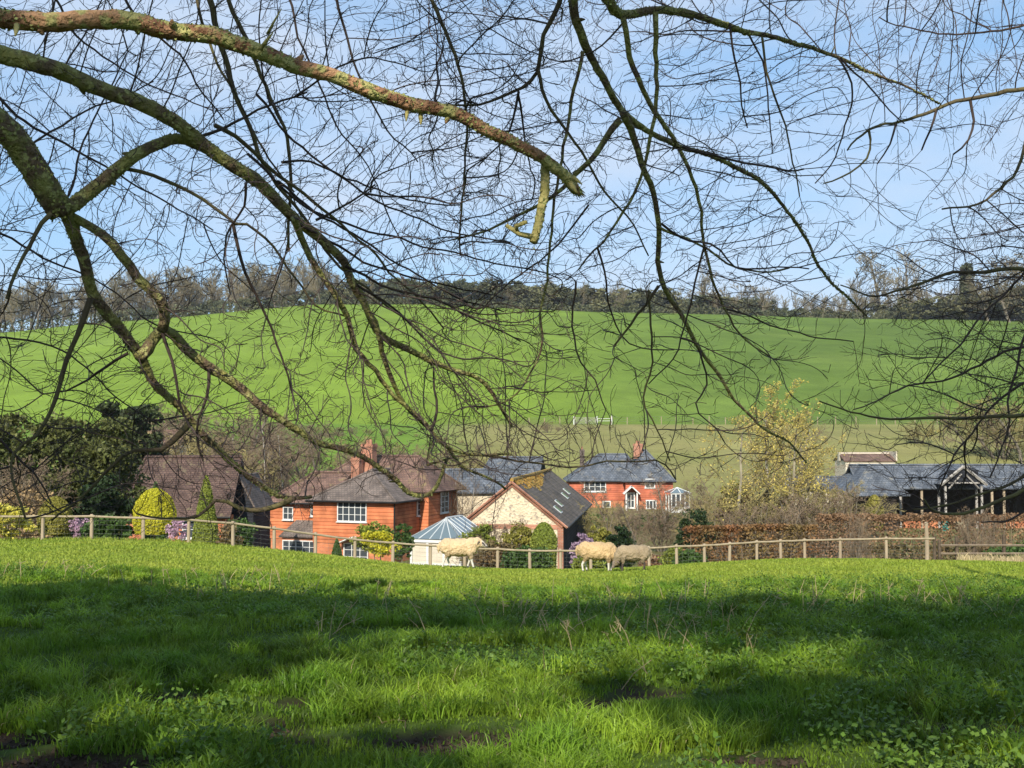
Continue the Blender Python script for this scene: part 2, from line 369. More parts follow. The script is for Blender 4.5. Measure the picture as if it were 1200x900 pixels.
def ground_color(x, y):
    n1 = vnoise(x/3, y/3, 1, 3)[:, None]; n2 = vnoise(x/14, y/14, 2, 3)[:, None]; nf = vnoise(x*1.3, y*1.3, 4, 3)[:, None]
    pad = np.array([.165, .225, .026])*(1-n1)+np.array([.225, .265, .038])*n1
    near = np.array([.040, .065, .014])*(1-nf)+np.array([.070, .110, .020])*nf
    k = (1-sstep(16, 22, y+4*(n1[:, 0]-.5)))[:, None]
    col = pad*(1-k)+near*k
    s = sstep(.12, .38, soil_mask(x, y))[:, None]; col = col*(1-s)+np.array([.040, .028, .019])*s
    gar = np.array([.10, .12, .03])*(1-n1)+np.array([.16, .12, .07])*n1
    k = sstep(41, 46, y)[:, None]; col = col*(1-k)+gar*k
    mea = np.array([.175, .185, .055])*(1-n2)+np.array([.24, .215, .085])*n2
    u = (x/np.maximum(y, 1))[:, None]
    lefty = sstep(-.02, -.10, u); mea = mea*(1-lefty)+np.array([.12, .20, .028])*lefty
    k = sstep(128, 140, y)[:, None]; col = col*(1-k)+mea*k
    lw = sstep(560, 300, y)[:, None]*.35
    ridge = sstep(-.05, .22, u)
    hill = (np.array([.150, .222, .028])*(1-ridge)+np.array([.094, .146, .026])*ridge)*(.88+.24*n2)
    pale = vnoise(x/60+7, y/25, 8, 3)[:, None]
    hill = hill*(1-.4*sstep(.55, .8, pale))+np.array([.18, .25, .05])*.4*sstep(.55, .8, pale)
    row = (.5+.5*np.sin((x*.35+y*.94)*2*pi/9))[:, None]; hill = hill*(1-.05*row)
    edge = 250+6*(vnoise(x/30, x*0, 6, 2)-.5)
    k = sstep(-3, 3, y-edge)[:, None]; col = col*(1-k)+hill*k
    wd = np.array([.10, .09, .04]); k = sstep(600, 606, y)[:, None]; col = col*(1-k)+wd*k
    return col
def build_ground():
    tx = np.linspace(-1, 1, 341); xs = 3200*np.sinh(6.8*tx)/np.sinh(6.8)
    ys = np.concatenate([np.arange(-70, 0, 2.), np.arange(0, 14, .22), np.arange(14, 46, .5), np.arange(46, 250, 2.5), 250*np.exp(np.linspace(0, math.log(16), 90))])
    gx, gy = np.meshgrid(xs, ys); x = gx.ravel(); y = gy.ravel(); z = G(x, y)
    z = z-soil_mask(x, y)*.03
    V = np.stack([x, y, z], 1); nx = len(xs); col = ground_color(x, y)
    m = bpy.data.materials.new('ground_cover'); m.use_nodes = True; t = m.node_tree; N = t.nodes; l = t.links.new
    b = N['Principled BSDF']; b.inputs['Roughness'].default_value = .95; b.inputs['Specular IOR Level'].default_value = .05
    a = N.new('ShaderNodeAttribute'); a.attribute_name = 'Col'
    tc = N.new('ShaderNodeTexCoord')
    n1 = N.new('ShaderNodeTexNoise'); n1.inputs['Scale'].default_value = 3; n1.inputs['Detail'].default_value = 10; n1.inputs['Roughness'].default_value = .7; l(tc.outputs['Object'], n1.inputs['Vector'])
    n2 = N.new('ShaderNodeTexNoise'); n2.inputs['Scale'].default_value = .12; n2.inputs['Detail'].default_value = 8; n2.inputs['Roughness'].default_value = .65; l(tc.outputs['Object'], n2.inputs['Vector'])
    r1 = N.new('ShaderNodeMapRange'); r1.inputs['From Min'].default_value = .3; r1.inputs['From Max'].default_value = .7; r1.inputs['To Min'].default_value = .72; r1.inputs['To Max'].default_value = 1.28; l(n1.outputs['Fac'], r1.inputs['Value'])
    r2 = N.new('ShaderNodeMapRange'); r2.inputs['From Min'].default_value = .3; r2.inputs['From Max'].default_value = .7; r2.inputs['To Min'].default_value = .85; r2.inputs['To Max'].default_value = 1.15; l(n2.outputs['Fac'], r2.inputs['Value'])
    mm = N.new('ShaderNodeMath'); mm.operation = 'MULTIPLY'; l(r1.outputs['Result'], mm.inputs[0]); l(r2.outputs['Result'], mm.inputs[1])
    vm = N.new('ShaderNodeVectorMath'); vm.operation = 'SCALE'; l(a.outputs['Color'], vm.inputs[0]); l(mm.outputs[0], vm.inputs['Scale'])
    # drilling rows and wheel tracks across the hill field
    dt = N.new('ShaderNodeVectorMath'); dt.operation = 'DOT_PRODUCT'; dt.inputs[1].default_value = (.055, .030, 0); l(tc.outputs['Object'], dt.inputs[0])
    fr = N.new('ShaderNodeMath'); fr.operation = 'FRACT'; l(dt.outputs['Value'], fr.inputs[0])
    pp_ = N.new('ShaderNodeMath'); pp_.operation = 'PINGPONG'; pp_.inputs[1].default_value = .055; l(fr.outputs[0], pp_.inputs[0])
    lt = N.new('ShaderNodeMath'); lt.operation = 'LESS_THAN'; lt.inputs[1].default_value = .11; l(fr.outputs[0], lt.inputs[0])
    gt_ = N.new('ShaderNodeMath'); gt_.operation = 'GREATER_THAN'; gt_.inputs[1].default_value = .036; l(pp_.outputs[0], gt_.inputs[0])
    m1 = N.new('ShaderNodeMath'); m1.operation = 'MULTIPLY'; l(lt.outputs[0], m1.inputs[0]); l(gt_.outputs[0], m1.inputs[1])
    sy = N.new('ShaderNodeSeparateXYZ'); l(tc.outputs['Object'], sy.inputs[0])
    g2 = N.new('ShaderNodeMath'); g2.operation = 'GREATER_THAN'; g2.inputs[1].default_value = 256; l(sy.outputs['Y'], g2.inputs[0])
    m2 = N.new('ShaderNodeMath'); m2.operation = 'MULTIPLY'; l(m1.outputs[0], m2.inputs[0]); l(g2.outputs[0], m2.inputs[1])
    m3 = N.new('ShaderNodeMath'); m3.operation = 'MULTIPLY_ADD'; m3.inputs[1].default_value = -.10; m3.inputs[2].default_value = 1; l(m2.outputs[0], m3.inputs[0])
    n4 = N.new('ShaderNodeTexNoise'); n4.inputs['Scale'].default_value = .022; n4.inputs['Detail'].default_value = 9; n4.inputs['Roughness'].default_value = .6; l(tc.outputs['Object'], n4.inputs['Vector'])
    r4 = N.new('ShaderNodeMapRange'); r4.inputs['From Min'].default_value = .35; r4.inputs['From Max'].default_value = .65; r4.inputs['To Min'].default_value = .88; r4.inputs['To Max'].default_value = 1.12; l(n4.outputs['Fac'], r4.inputs['Value'])
    m5 = N.new('ShaderNodeMath'); m5.operation = 'MULTIPLY'; l(m3.outputs[0], m5.inputs[0]); l(r4.outputs['Result'], m5.inputs[1])
    v2 = N.new('ShaderNodeVectorMath'); v2.operation = 'SCALE'; l(vm.outputs['Vector'], v2.inputs[0]); l(m5.outputs[0], v2.inputs['Scale'])
    l(v2.outputs['Vector'], b.inputs['Base Color'])
    bn = N.new('ShaderNodeBump'); bn.inputs['Distance'].default_value = .05; bn.inputs['Strength'].default_value = .7; l(n1.outputs['Fac'], bn.inputs['Height']); l(bn.outputs['Normal'], b.inputs['Normal'])
    k0 = int(np.argmin(np.abs(ys-244)))
    for name, ra, rb in (('ground', 0, k0+1), ('hill', k0, len(ys))):
        n = rb-ra; Vp = V[ra*nx:rb*nx]; cp = col[ra*nx:rb*nx]
        i = np.arange((n-1)*nx).reshape(n-1, nx)[:, :-1].ravel()
        mb = MB().add(Vp, np.stack([i, i+1, i+nx+1, i+nx], 1))
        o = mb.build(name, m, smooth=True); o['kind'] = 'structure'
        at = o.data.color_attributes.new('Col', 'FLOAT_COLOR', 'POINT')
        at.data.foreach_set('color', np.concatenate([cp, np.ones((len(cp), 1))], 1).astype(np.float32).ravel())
build_ground()
def leaf_cards(mb, cen, size, rng, flat=.0, asp=1.6, nrm=None):
    n = len(cen); a = rng.normal(size=(n, 3)); a /= np.linalg.norm(a, axis=1, keepdims=True)
    b = rng.normal(size=(n, 3))
    if nrm is not None: b = nrm+.6*b
    b = np.cross(a, b); b /= np.linalg.norm(b, axis=1, keepdims=True)+1e-9
    s = size*rng.uniform(.6, 1.35, (n, 1))
    v = np.stack([cen-a*s*asp*.5, cen+b*s*.5-a*s*.05, cen+a*s*asp*.5, cen-b*s*.5-a*s*.05], 1).reshape(-1, 3)
    f = np.arange(n*4).reshape(n, 4); mb.add(v, f, np.repeat(rng.random(n), 4))
# ------------------------------------------------------------------ foreground beeches: traced limbs, grown twigs
def resample(pts, rad, step):
    pts = np.array(pts, float); rad = np.array(rad, float)
    # Catmull-Rom through the joints, then even spacing
    out = []; ro = []
    n = len(pts)
    for i in range(n-1):
        p0 = pts[max(i-1, 0)]; p1 = pts[i]; p2 = pts[i+1]; p3 = pts[min(i+2, n-1)]
        d0 = max(np.linalg.norm(p1-p0), 1e-4); d1 = max(np.linalg.norm(p2-p1), 1e-4); d2 = max(np.linalg.norm(p3-p2), 1e-4)
        m1 = ((p1-p0)/d0*d1+(p2-p1)/d1*d0)/(d0+d1)*d1 if i else (p2-p1); m2 = ((p2-p1)/d1*d2+(p3-p2)/d2*d1)/(d1+d2)*d1 if i < n-2 else (p2-p1)
        for t in np.linspace(0, 1, 8, endpoint=False):
            out.append((2*t**3-3*t*t+1)*p1+(t**3-2*t*t+t)*m1+(-2*t**3+3*t*t)*p2+(t**3-t*t)*m2); ro.append(rad[i]*(1-t)+rad[i+1]*t)
    out.append(pts[-1]); ro.append(rad[-1]); out = np.array(out); ro = np.array(ro)
    s = np.concatenate([[0], np.cumsum(np.linalg.norm(np.diff(out, axis=0), axis=1))])
    m = max(3, int(s[-1]/step)+1); q = np.linspace(0, s[-1], m)
    return np.stack([np.interp(q, s, out[:, j]) for j in range(3)], 1), np.interp(q, s, ro)

def limb_from(tr, Y0, Y1, r0, r1, root=None, rmid=None):
    """a branch traced as joints; it recedes from depth Y0 to Y1; r in metres; root: 3D joints before the first"""
    n = len(tr); ys = np.linspace(0, 1, n)
    pts = [tuple(P(a, b, Y0+(Y1-Y0)*t)) for (a, b), t in zip(tr, ys)]
    rad = [r0+(r1-r0)*t**.8 for t in ys]
    if root:
        pts = list(root)+pts; k = len(root)
        rad = [r0*1.6-(r0*.5)*i/k for i in range(k)]+rad
    return pts, rad

def grow(seeds, attr, step=.07, di=1.0, dk=.16, iters=120, trop=(0, 0, -.05), rng=None, wob=.25):
    """space colonisation: attractors pull new shoots out of the seed nodes"""
    nodes = np.array(seeds, np.float32); ns = len(nodes)
    par = [-1]*ns; attr = np.array(attr, np.float32); trop = np.array(trop, np.float32)
    best = np.full(len(attr), 1e9, np.float32); bi = np.zeros(len(attr), int)
    def upd(start):
        nonlocal best, bi
        new = nodes[start:]
        for c in range(0, len(new), 400):
            blk = new[c:c+400]
            d = ((attr[:, None, :]-blk[None])**2).sum(2)
            j = d.argmin(1); dm = d[np.arange(len(attr)), j]
            k = dm < best; best[k] = dm[k]; bi[k] = start+c+j[k]
    upd(0); kids = {}
    for it in range(iters):
        keep = best > dk*dk; attr = attr[keep]; best = best[keep]; bi = bi[keep]
        if not len(attr): break
        act = best < di*di
        if not act.any(): break
        a = attr[act]; b = bi[act]; d = a-nodes[b]; d /= np.linalg.norm(d, axis=1, keepdims=True)+1e-6
        u, inv = np.unique(b, return_inverse=True)
        sm = np.zeros((len(u), 3), np.float32); np.add.at(sm, inv, d)
        sm /= np.linalg.norm(sm, axis=1, keepdims=True)+1e-6
        sm = sm+trop+rng.normal(size=sm.shape).astype(np.float32)*wob
        sm /= np.linalg.norm(sm, axis=1, keepdims=True)+1e-6
        new = []; 
        for q, nd in enumerate(u):
            if kids.get(nd, 0) >= 3: best[bi == nd] = 1e9; continue
            kids[nd] = kids.get(nd, 0)+1
            new.append(nodes[nd]+sm[q]*step); par.append(int(nd))
        if not new: break
        st = len(nodes); nodes = np.vstack([nodes, np.array(new, np.float32)]); upd(st)
    return nodes, np.array(par), ns

def chains(nodes, par, ns, tipr=.0016, maxr=.012, expo=2.6):
    n = len(nodes); w_ = np.zeros(n); ch = [[] for _ in range(n)]
    for i in range(n-1, ns-1, -1):
        if w_[i] == 0: w_[i] = 1
        w_[par[i]] += w_[i]; ch[par[i]].append(i)
    r = np.minimum(tipr*np.maximum(w_, 1)**(1/expo), maxr)
    lines = []
    stack = [(s, c) for s in range(ns) for c in ch[s]]
    while stack:
        p, c = stack.pop(); seq = [p, c]
        while ch[c]:
            k = sorted(ch[c], key=lambda q: -w_[q]); 
            for o in k[1:]: stack.append((c, o))
            c = k[0]; seq.append(c)
        pts = nodes[seq].astype(float)
        for _ in range(3):
            if len(pts) > 3: pts[1:-1] = .4*pts[1:-1]+.3*(pts[:-2]+pts[2:])
        rr = r[seq].copy(); rr[0] = rr[1]
        if len(seq) >= 2: lines.append((pts, rr))
    return lines

def twiglets(lines, rng, per=.10, ln=(.05, .16), r=.0015):
    out = []
    for pts, rr in lines:
        if rr[0] > .008: continue
        side = 1
        for i in range(1, len(pts)-1):
            sg = np.linalg.norm(pts[i+1]-pts[i])
            if rng.random() > sg/per: continue
            t = pts[i+1]-pts[i]; t /= np.linalg.norm(t)+1e-9
            q = rng.normal(size=3); q -= q.dot(t)*t; q /= np.linalg.norm(q); side = -side
            l_ = rng.uniform(*ln); d = t*1.0+q*side*.75; d /= np.linalg.norm(d)
            d2 = d*.9+t*.5+rng.normal(size=3)*.12; d2 /= np.linalg.norm(d2); d3 = d2+rng.normal(size=3)*.3+np.array([0, 0, .12]); d3 /= np.linalg.norm(d3)
            p0 = pts[i]; p1 = p0+d*l_*.35; p2 = p1+d2*l_*.35; p3 = p2+d3*l_*.3
            out.append((np.array([p0, p1, p2, p3]), np.array([r*1.15, r, r*.85, r*.55])))
    return out

PXM = 1/FX
def rpx(r, Y): return r*Y*PXM

def make_fore_tree(name, label, trunk, traces, attrs, seed, trop, step, di, dk, ground_xy, extra=(), tipr=.0019, wob=.2, per=.1, dead_pegs=()):
    """traces: (name, mat, pixel joints, Y0, Y1, r0px, r1px, root joints)"""
    rng = np.random.default_rng(seed)
    t = thing(name, label, 'tree', (ground_xy[0], ground_xy[1], gz(*ground_xy)))
    off = -np.array(t.location)
    tp, trr = resample(*trunk, .25)
    MB().tubes([(tp+off, trr)], 14, rough=.03, rng=rng).build('trunk', Mt['bark_moss'], t, smooth=True)
    seeds = []; small = []
    for (nm, mt, tr, Y0, Y1, r0, r1, root) in traces:
        pts, rad = limb_from(tr, Y0, Y1, rpx(r0, Y0), rpx(r1, Y1), root)
        pp, rr = resample(pts, rad, .05 if r0 > 5 else .08)
        # small natural kinks
        k = np.zeros_like(pp); amp = .009 if r0 < 5 else .004
        k[1:-1] = rng.normal(size=(len(pp)-2, 3))*amp; k[1:-1] = (k[1:-1]+k[:-2]+k[2:])*.5
        pp = pp+k
        if nm == 'twigs': small.append((pp+off, rr))
        else:
            kk = 12 if r0 > 8 else 8
            if r0 > 4:      # swellings and ridges in the bark
                rr = rr*(1+.16*(vnoise(np.arange(len(rr))*.11, np.zeros(len(rr)), int(r0*10)+len(rr), 2)-.5))
                kk = 16
            mb = MB().tubes([(pp+off, rr)], kk, cap=True, rough=.055 if r0 > 4 else .04, rng=rng)
            if r0 > 4.5:    # flakes of lichen and moss standing off the bark
                nf_ = int(len(pp)*rr.mean()*420); ii = rng.integers(0, len(pp), nf_); pat = vnoise(ii*.16, ii*0, len(pp), 2); ii = ii[pat > .42]
                q = rng.normal(size=(len(ii), 3)); tt = np.gradient(pp, axis=0)[ii]; tt /= np.linalg.norm(tt, axis=1, keepdims=True)
                q -= (q*tt).sum(1, keepdims=True)*tt; q /= np.linalg.norm(q, axis=1, keepdims=True)
                lm = MB(); leaf_cards(lm, pp[ii]+q*(rr[ii]*1.02)[:, None]+off+tt*rng.uniform(-.03, .03, (len(ii), 1)), .016, rng, nrm=q*1.2, asp=1.1)
                lm.build('lichen_crust', Mt['lichen_flake'], t)['kind'] = 'stuff'
            # knots and spurs on thick wood
            if r0 > 4.5:
                for _ in range(int(len(pp)/7)):
                    i = rng.integers(1, len(pp)-1); q = rng.normal(size=3); q /= np.linalg.norm(q)
                    L_ = rng.uniform(.01, .05)+rr[i]; mb.tubes([(np.array([pp[i], pp[i]+q*L_*.7, pp[i]+q*L_])+off, np.array([rr[i]*.55, rr[i]*.4, rr[i]*.15]))], 7, cap=True)
            if nm == 'dead_limb':       # splintered end
                tt = pp[-1]-pp[-4]; tt /= np.linalg.norm(tt)
                for _ in range(16):
                    q = rng.normal(size=3); q -= q.dot(tt)*tt; q /= np.linalg.norm(q); e_ = pp[-1]+q*rr[-1]*rng.uniform(.1, .8)
                    mb.tubes([(np.array([e_-tt*.05, e_+tt*rng.uniform(.0, .03), e_+tt*rng.uniform(.03, .10)+q*.01])+off, np.array([.012, .009, .002]))], 5)
            mb.build(nm, Mt[mt], t, smooth=True)
        if mt != 'lichen' and not (nm == 'dead_limb'): seeds.append(pp[::2])
        else: pass
    if dead_pegs:
        for (ax, ay, bx_, by_, Yq_, rq) in dead_pegs:
            a_ = P(ax, ay, Yq_); b_ = P(bx_, by_, Yq_-.05)
            MB().tubes([(np.array([a_, (a_+b_)/2, b_])+off, np.array([rq, rq*.8, rq*.25]))], 7, cap=True, rough=.1, rng=rng).build('stub', Mt['lichen'], t, smooth=True)
    seeds = np.vstack(seeds)
    nodes, par, ns = grow(seeds, attrs, step, di, dk, 140, trop, rng, wob)
    ln = chains(nodes, par, ns, tipr)
    ln2 = twiglets(ln, rng, per)
    mb = MB()
    mb.tubes([(p+off, r) for p, r in ln if len(p) > 2], 4); mb.tubes([(p+off, r) for p, r in ln if len(p) <= 2], 3)
    mb.tubes([(p+off, r) for p, r in ln2], 3)
    if small: mb.tubes(small, 7)
    for e in extra: mb.tubes([(e[0]+off, e[1])], 5)
    o = mb.build('twigs', Mt['twig'], t, smooth=True)
    print('FORE', name, 'nodes', len(nodes), 'lines', len(ln), 'twiglets', len(ln2))
    return t

def attr_cloud(rng, n, fn, Y0, Y1, box):
    """points through the crown's volume, thinned by how thickly the crown is twigged there"""
    out = []
    while len(out) < n:
        px = rng.uniform(box[0], box[2], 4000); py = rng.uniform(box[1], box[3], 4000); Y = rng.uniform(Y0, Y1, 4000)
        pr = fn(px, py); k = rng.random(4000) < pr
        for a, b, c in zip(px[k], py[k], Y[k]): out.append(tuple(P(a, b, c)))
    return np.array(out[:n])

def bump2(px, py, cx, cy, sx, sy): return np.exp(-((px-cx)/sx)**2-((py-cy)/sy)**2)

rngA = np.random.default_rng(11)
LT = (-5.4, 6.2)
ltz = gz(*LT)
A_ = (-4.3, 5.6)
traces = [
 ('dead_limb', 'bark_dead', [(-30,20),(0,22),(60,26),(130,22),(190,33),(265,47),(345,77),(400,92),(450,112),(480,122),(530,133),(575,155),(600,166),(640,188),(660,205),(674,222)], 5.6, 6.6, 12, 6.5, [(-5.2,6.1,ltz+4.2),(-3.9,5.8,3.62)]),
 ('dead_branch', 'lichen', [(640,190),(638,215),(633,250),(625,284)], 6.55, 6.45, 5.5, 5, None),
 ('dead_branch', 'lichen', [(625,278),(612,276),(602,270),(593,264)], 6.45, 6.4, 4, 2.5, None),
 ('dead_branch', 'lichen', [(606,273),(602,268),(608,262),(617,260)], 6.43, 6.35, 3, 2.5, None),
 ('limb', 'bark_moss', [(-30,52),(0,62),(60,80),(120,105),(180,127),(215,150),(250,178),(290,205),(310,220),(335,245),(350,260),(380,285),(403,308),(410,325),(425,350),(442,388),(475,408),(510,425),(540,435),(565,447),(585,475),(600,500)], 6.4, 8.2, 12, 1.8, [(-5.3,6.2,ltz+3.6),(-4.2,6.3,3.75)]),
 ('branch', 'bark_moss', [(345,255),(352,272),(367,305),(395,350),(407,375),(417,405),(435,430),(455,455),(480,480),(505,505),(528,527),(560,533),(600,532)], 7.0, 8.4, 4.5, 1.5, None),
 ('branch', 'bark_moss', [(408,318),(425,352),(442,390),(450,420),(460,445),(472,472),(500,500),(525,525),(545,550),(575,560),(592,573)], 7.3, 8.6, 4.5, 1.2, None),
 ('limb', 'bark_moss', [(-30,125),(0,148),(18,165),(40,198),(58,228),(72,247)], 6.2, 6.6, 17, 15, [(-5.3,6.3,ltz+3.0),(-4.2,6.2,3.35)]),
 ('limb', 'bark_moss', [(76,246),(84,265),(97,300),(112,350),(140,385),(162,415),(185,455),(215,482),(240,512),(280,550),(310,572),(338,584),(365,582)], 6.6, 8.2, 9.5, 2.0, None),
 ('limb', 'bark_moss', [(74,248),(100,230),(133,203),(160,182),(187,168),(213,163),(233,170),(262,188),(300,215)], 6.6, 7.1, 9.5, 5, None),
 ('branch', 'bark_moss', [(78,250),(97,260),(122,277),(145,305),(165,330),(186,352),(191,372),(190,387)], 6.65, 7.1, 4.5, 6.5, None),
 ('limb', 'bark_moss', [(163,420),(176,403),(192,387),(215,405),(240,427),(270,445),(300,472),(325,490),(345,503),(373,519),(411,528),(443,547),(467,563),(483,580),(504,579),(518,556),(524,537)], 7.1, 8.4, 8, 1.6, None),
 ('branch', 'bark_thin', [(60,250),(47,262),(38,278),(27,300),(16,326),(8,350)], 6.5, 6.3, 3.2, 1.8, None),
 ('branch', 'bark_thin', [(106,350),(97,378),(87,402),(70,445),(62,477),(45,505),(20,525),(14,560),(30,608)], 6.9, 6.6, 4, 1.2, None),
 ('branch', 'bark_thin', [(222,496),(205,515),(191,527),(175,528),(159,527),(127,553),(98,579),(60,610)], 7.4, 7.2, 4.2, 1.0, None),
 ('branch', 'bark_thin', [(345,583),(320,595),(285,596),(255,588),(238,603),(225,608),(195,606),(160,602)], 8.0, 7.7, 3.5, 1, None),
 ('twigs', 'twig', [(150,414),(120,432),(100,445),(78,457),(50,462)], 7.1, 7.2, 2, .8, None),
 ('branch', 'bark_thin', [(148,198),(183,207),(217,223),(250,243),(273,261),(290,263),(310,277),(327,293),(345,322),(365,350),(385,365),(410,372)], 6.8, 7.6, 2.6, 1, None),
 ('twigs', 'twig', [(273,262),(285,320),(300,350),(318,385),(333,430),(345,470)], 7.2, 7.6, 2.2, 1, None),
 ('twigs', 'twig', [(288,215),(285,240),(265,275),(262,310),(270,345)], 6.9, 7.3, 1.8, .8, None),
 ('branch', 'bark_thin', [(244,-10),(255,30),(265,70),(275,110),(295,155),(310,195),(325,220),(350,250),(390,300),(420,330),(470,370)], 7.6, 8.2, 4, 1.2, [(-3.0,8.0,5.6),(-2.3,7.8,4.9)]),
 ('branch', 'bark_thin', [(262,-10),(280,30),(300,75),(320,120),(335,165),(340,210),(339,250),(338,295)], 7.9, 8.1, 2.8, 1.6, [(-3.0,8.0,5.6),(-2.3,7.9,4.9)]),
 ('branch', 'bark_thin', [(225,-10),(240,40),(262,85),(290,140),(310,180),(345,225)], 8.2, 8.6, 2, 1, [(-2.8,8.2,5.5)]),
 ('branch', 'bark_thin', [(252,147),(280,165),(320,200),(360,230),(400,262),(440,300),(480,340),(520,385)], 6.9, 8.0, 3, 1, None),
 ('twigs', 'twig', [(300,110),(340,160),(400,210),(470,250),(540,275),(600,285)], 7.6, 8.3, 1.7, .8, None),
 ('twigs', 'twig', [(325,212),(370,245),(430,270),(500,290),(570,305),(640,320)], 7.5, 8.3, 1.8, .8, None),
 ('twigs', 'twig', [(350,262),(400,290),(450,315),(520,335),(590,350)], 7.2, 8.2, 1.9, .8, None),
 ('twigs', 'twig', [(290,180),(350,235),(410,275),(470,312),(540,350),(590,365)], 7.4, 8.3, 1.8, .8, None),
 ('twigs', 'twig', [(405,312),(450,332),(510,352),(570,382),(610,400)], 7.3, 8.2, 1.8, .8, None),
 ('twigs', 'twig', [(330,190),(370,190),(420,213),(480,235),(540,240)], 7.6, 8.1, 1.6, .8, None),
 ('twigs', 'twig', [(415,332),(460,362),(500,400),(530,430),(560,480)], 7.4, 8.1, 1.6, .8, None),
 ('twigs', 'twig', [(235,160),(270,145),(310,125),(360,108)], 6.9, 6.9, 2.2, 1.1, None),
 ('twigs', 'twig', [(370,258),(395,245),(420,230),(440,216)], 7.2, 7.2, 1.8, 1, None),
 ('twigs', 'twig', [(-20,100),(40,150),(90,175),(140,205),(200,240),(250,270)], 8.4, 8.8, 2, .8, [(-5.0,7.6,4.6)]),
 ('twigs', 'twig', [(35,170),(80,140),(130,120),(180,95)], 6.9, 7.2, 1.5, .8, None),
 ('twigs', 'twig', [(80,230),(95,180),(110,140),(130,100),(150,60)], 6.9, 7.3, 1.5, .8, None),
 ('twigs', 'twig', [(-20,262),(30,290),(80,315),(125,335),(165,370)], 7.8, 8.0, 1.6, .8, [(-5.2,7.6,3.4)]),
 ('twigs', 'twig', [(-20,395),(30,400),(70,410),(110,440),(150,475),(190,500)], 8.4, 8.6, 1.4, .7, [(-5.6,8.4,2.6)]),
 ('twigs', 'twig', [(-20,500),(20,535),(45,560),(60,590)], 7.6, 7.7, 1.8, .9, [(-5.2,7.4,2.0)]),
 ('twigs', 'twig', [(190,390),(205,430),(213,470),(222,500)], 7.2, 7.3, 2.2, 1.2, None),
 ('twigs', 'twig', [(245,432),(240,465),(232,500),(238,540)], 7.4, 7.5, 2.2, 1.2, None),
 ('twigs', 'twig', [(505,505),(512,480),(507,450),(508,430)], 7.9, 8.0, 2, 1, None),
 ('twigs', 'twig', [(395,0),(405,40),(420,90),(440,130),(460,160),(490,190)], 8.2, 8.6, 1.8, .8, [(-1.4,8.2,5.6)]),
 ('twigs', 'twig', [(335,-10),(350,40),(375,100),(395,150),(425,190),(450,240)], 8.4, 8.7, 1.6, .7, [(-2.0,8.4,5.6)]),
 ('twigs', 'twig', [(60,-10),(90,40),(140,80),(200,110),(250,130)], 8.4, 8.8, 1.6, .7, [(-4.2,8.2,5.6)]),
 ('twigs', 'twig', [(140,-10),(170,30),(215,70),(240,110),(262,140)], 8.0, 8.3, 1.8, .8, [(-3.6,8.0,5.6)]),
 ('branch', 'bark_thin', [(503,-10),(523,40),(537,80),(543,100),(547,140),(545,170),(545,220),(540,300)], 7.7, 7.8, 2.6, 1, [(-.8,7.9,5.6)]),
]
def dens_left(px, py):
    d = .22+.8*bump2(px, py, 170, 130, 250, 190)+.85*bump2(px, py, 480, 255, 170, 95)+.5*bump2(px, py, 430, 60, 200, 90)
    d = d+.45*bump2(px, py, 200, 470, 230, 120)+.5*bump2(px, py, 480, 450, 170, 120)
    d = d*np.where(py > 600, .15, 1)*np.where(py > 640, 0, 1)*np.where(px > 640, .3, 1)
    d = d*np.where((px > 380) & (py > 570), .1, 1)*np.where((py > 330) & (px > 60), 1.25, 1)
    return np.clip(d, 0, 1)
at = attr_cloud(rngA, 15000, dens_left, 6.3, 9.0, (-260, -230, 700, 640))
make_fore_tree('beech_tree', 'bare mossy beech whose heavy limbs reach in from the upper left', ([(-5.4,6.2,ltz-.2),(-5.45,6.25,1.2),(-5.3,6.2,3.2),(-5.5,6.3,6.5),(-5.6,6.5,11)], [.5,.40,.36,.28,.16]),
    traces, at, 5, (.06, 0, -.08), .065, .95, .09, LT, wob=.20, per=.075, dead_pegs=[(477,128,476,142,6.2,.012),(493,130,493,146,6.25,.016),(20,30,18,42,5.6,.016),(305,58,320,38,5.9,.012),(313,40,330,10,5.95,.008),(668,214,676,226,6.55,.02),(672,208,682,216,6.5,.012)])

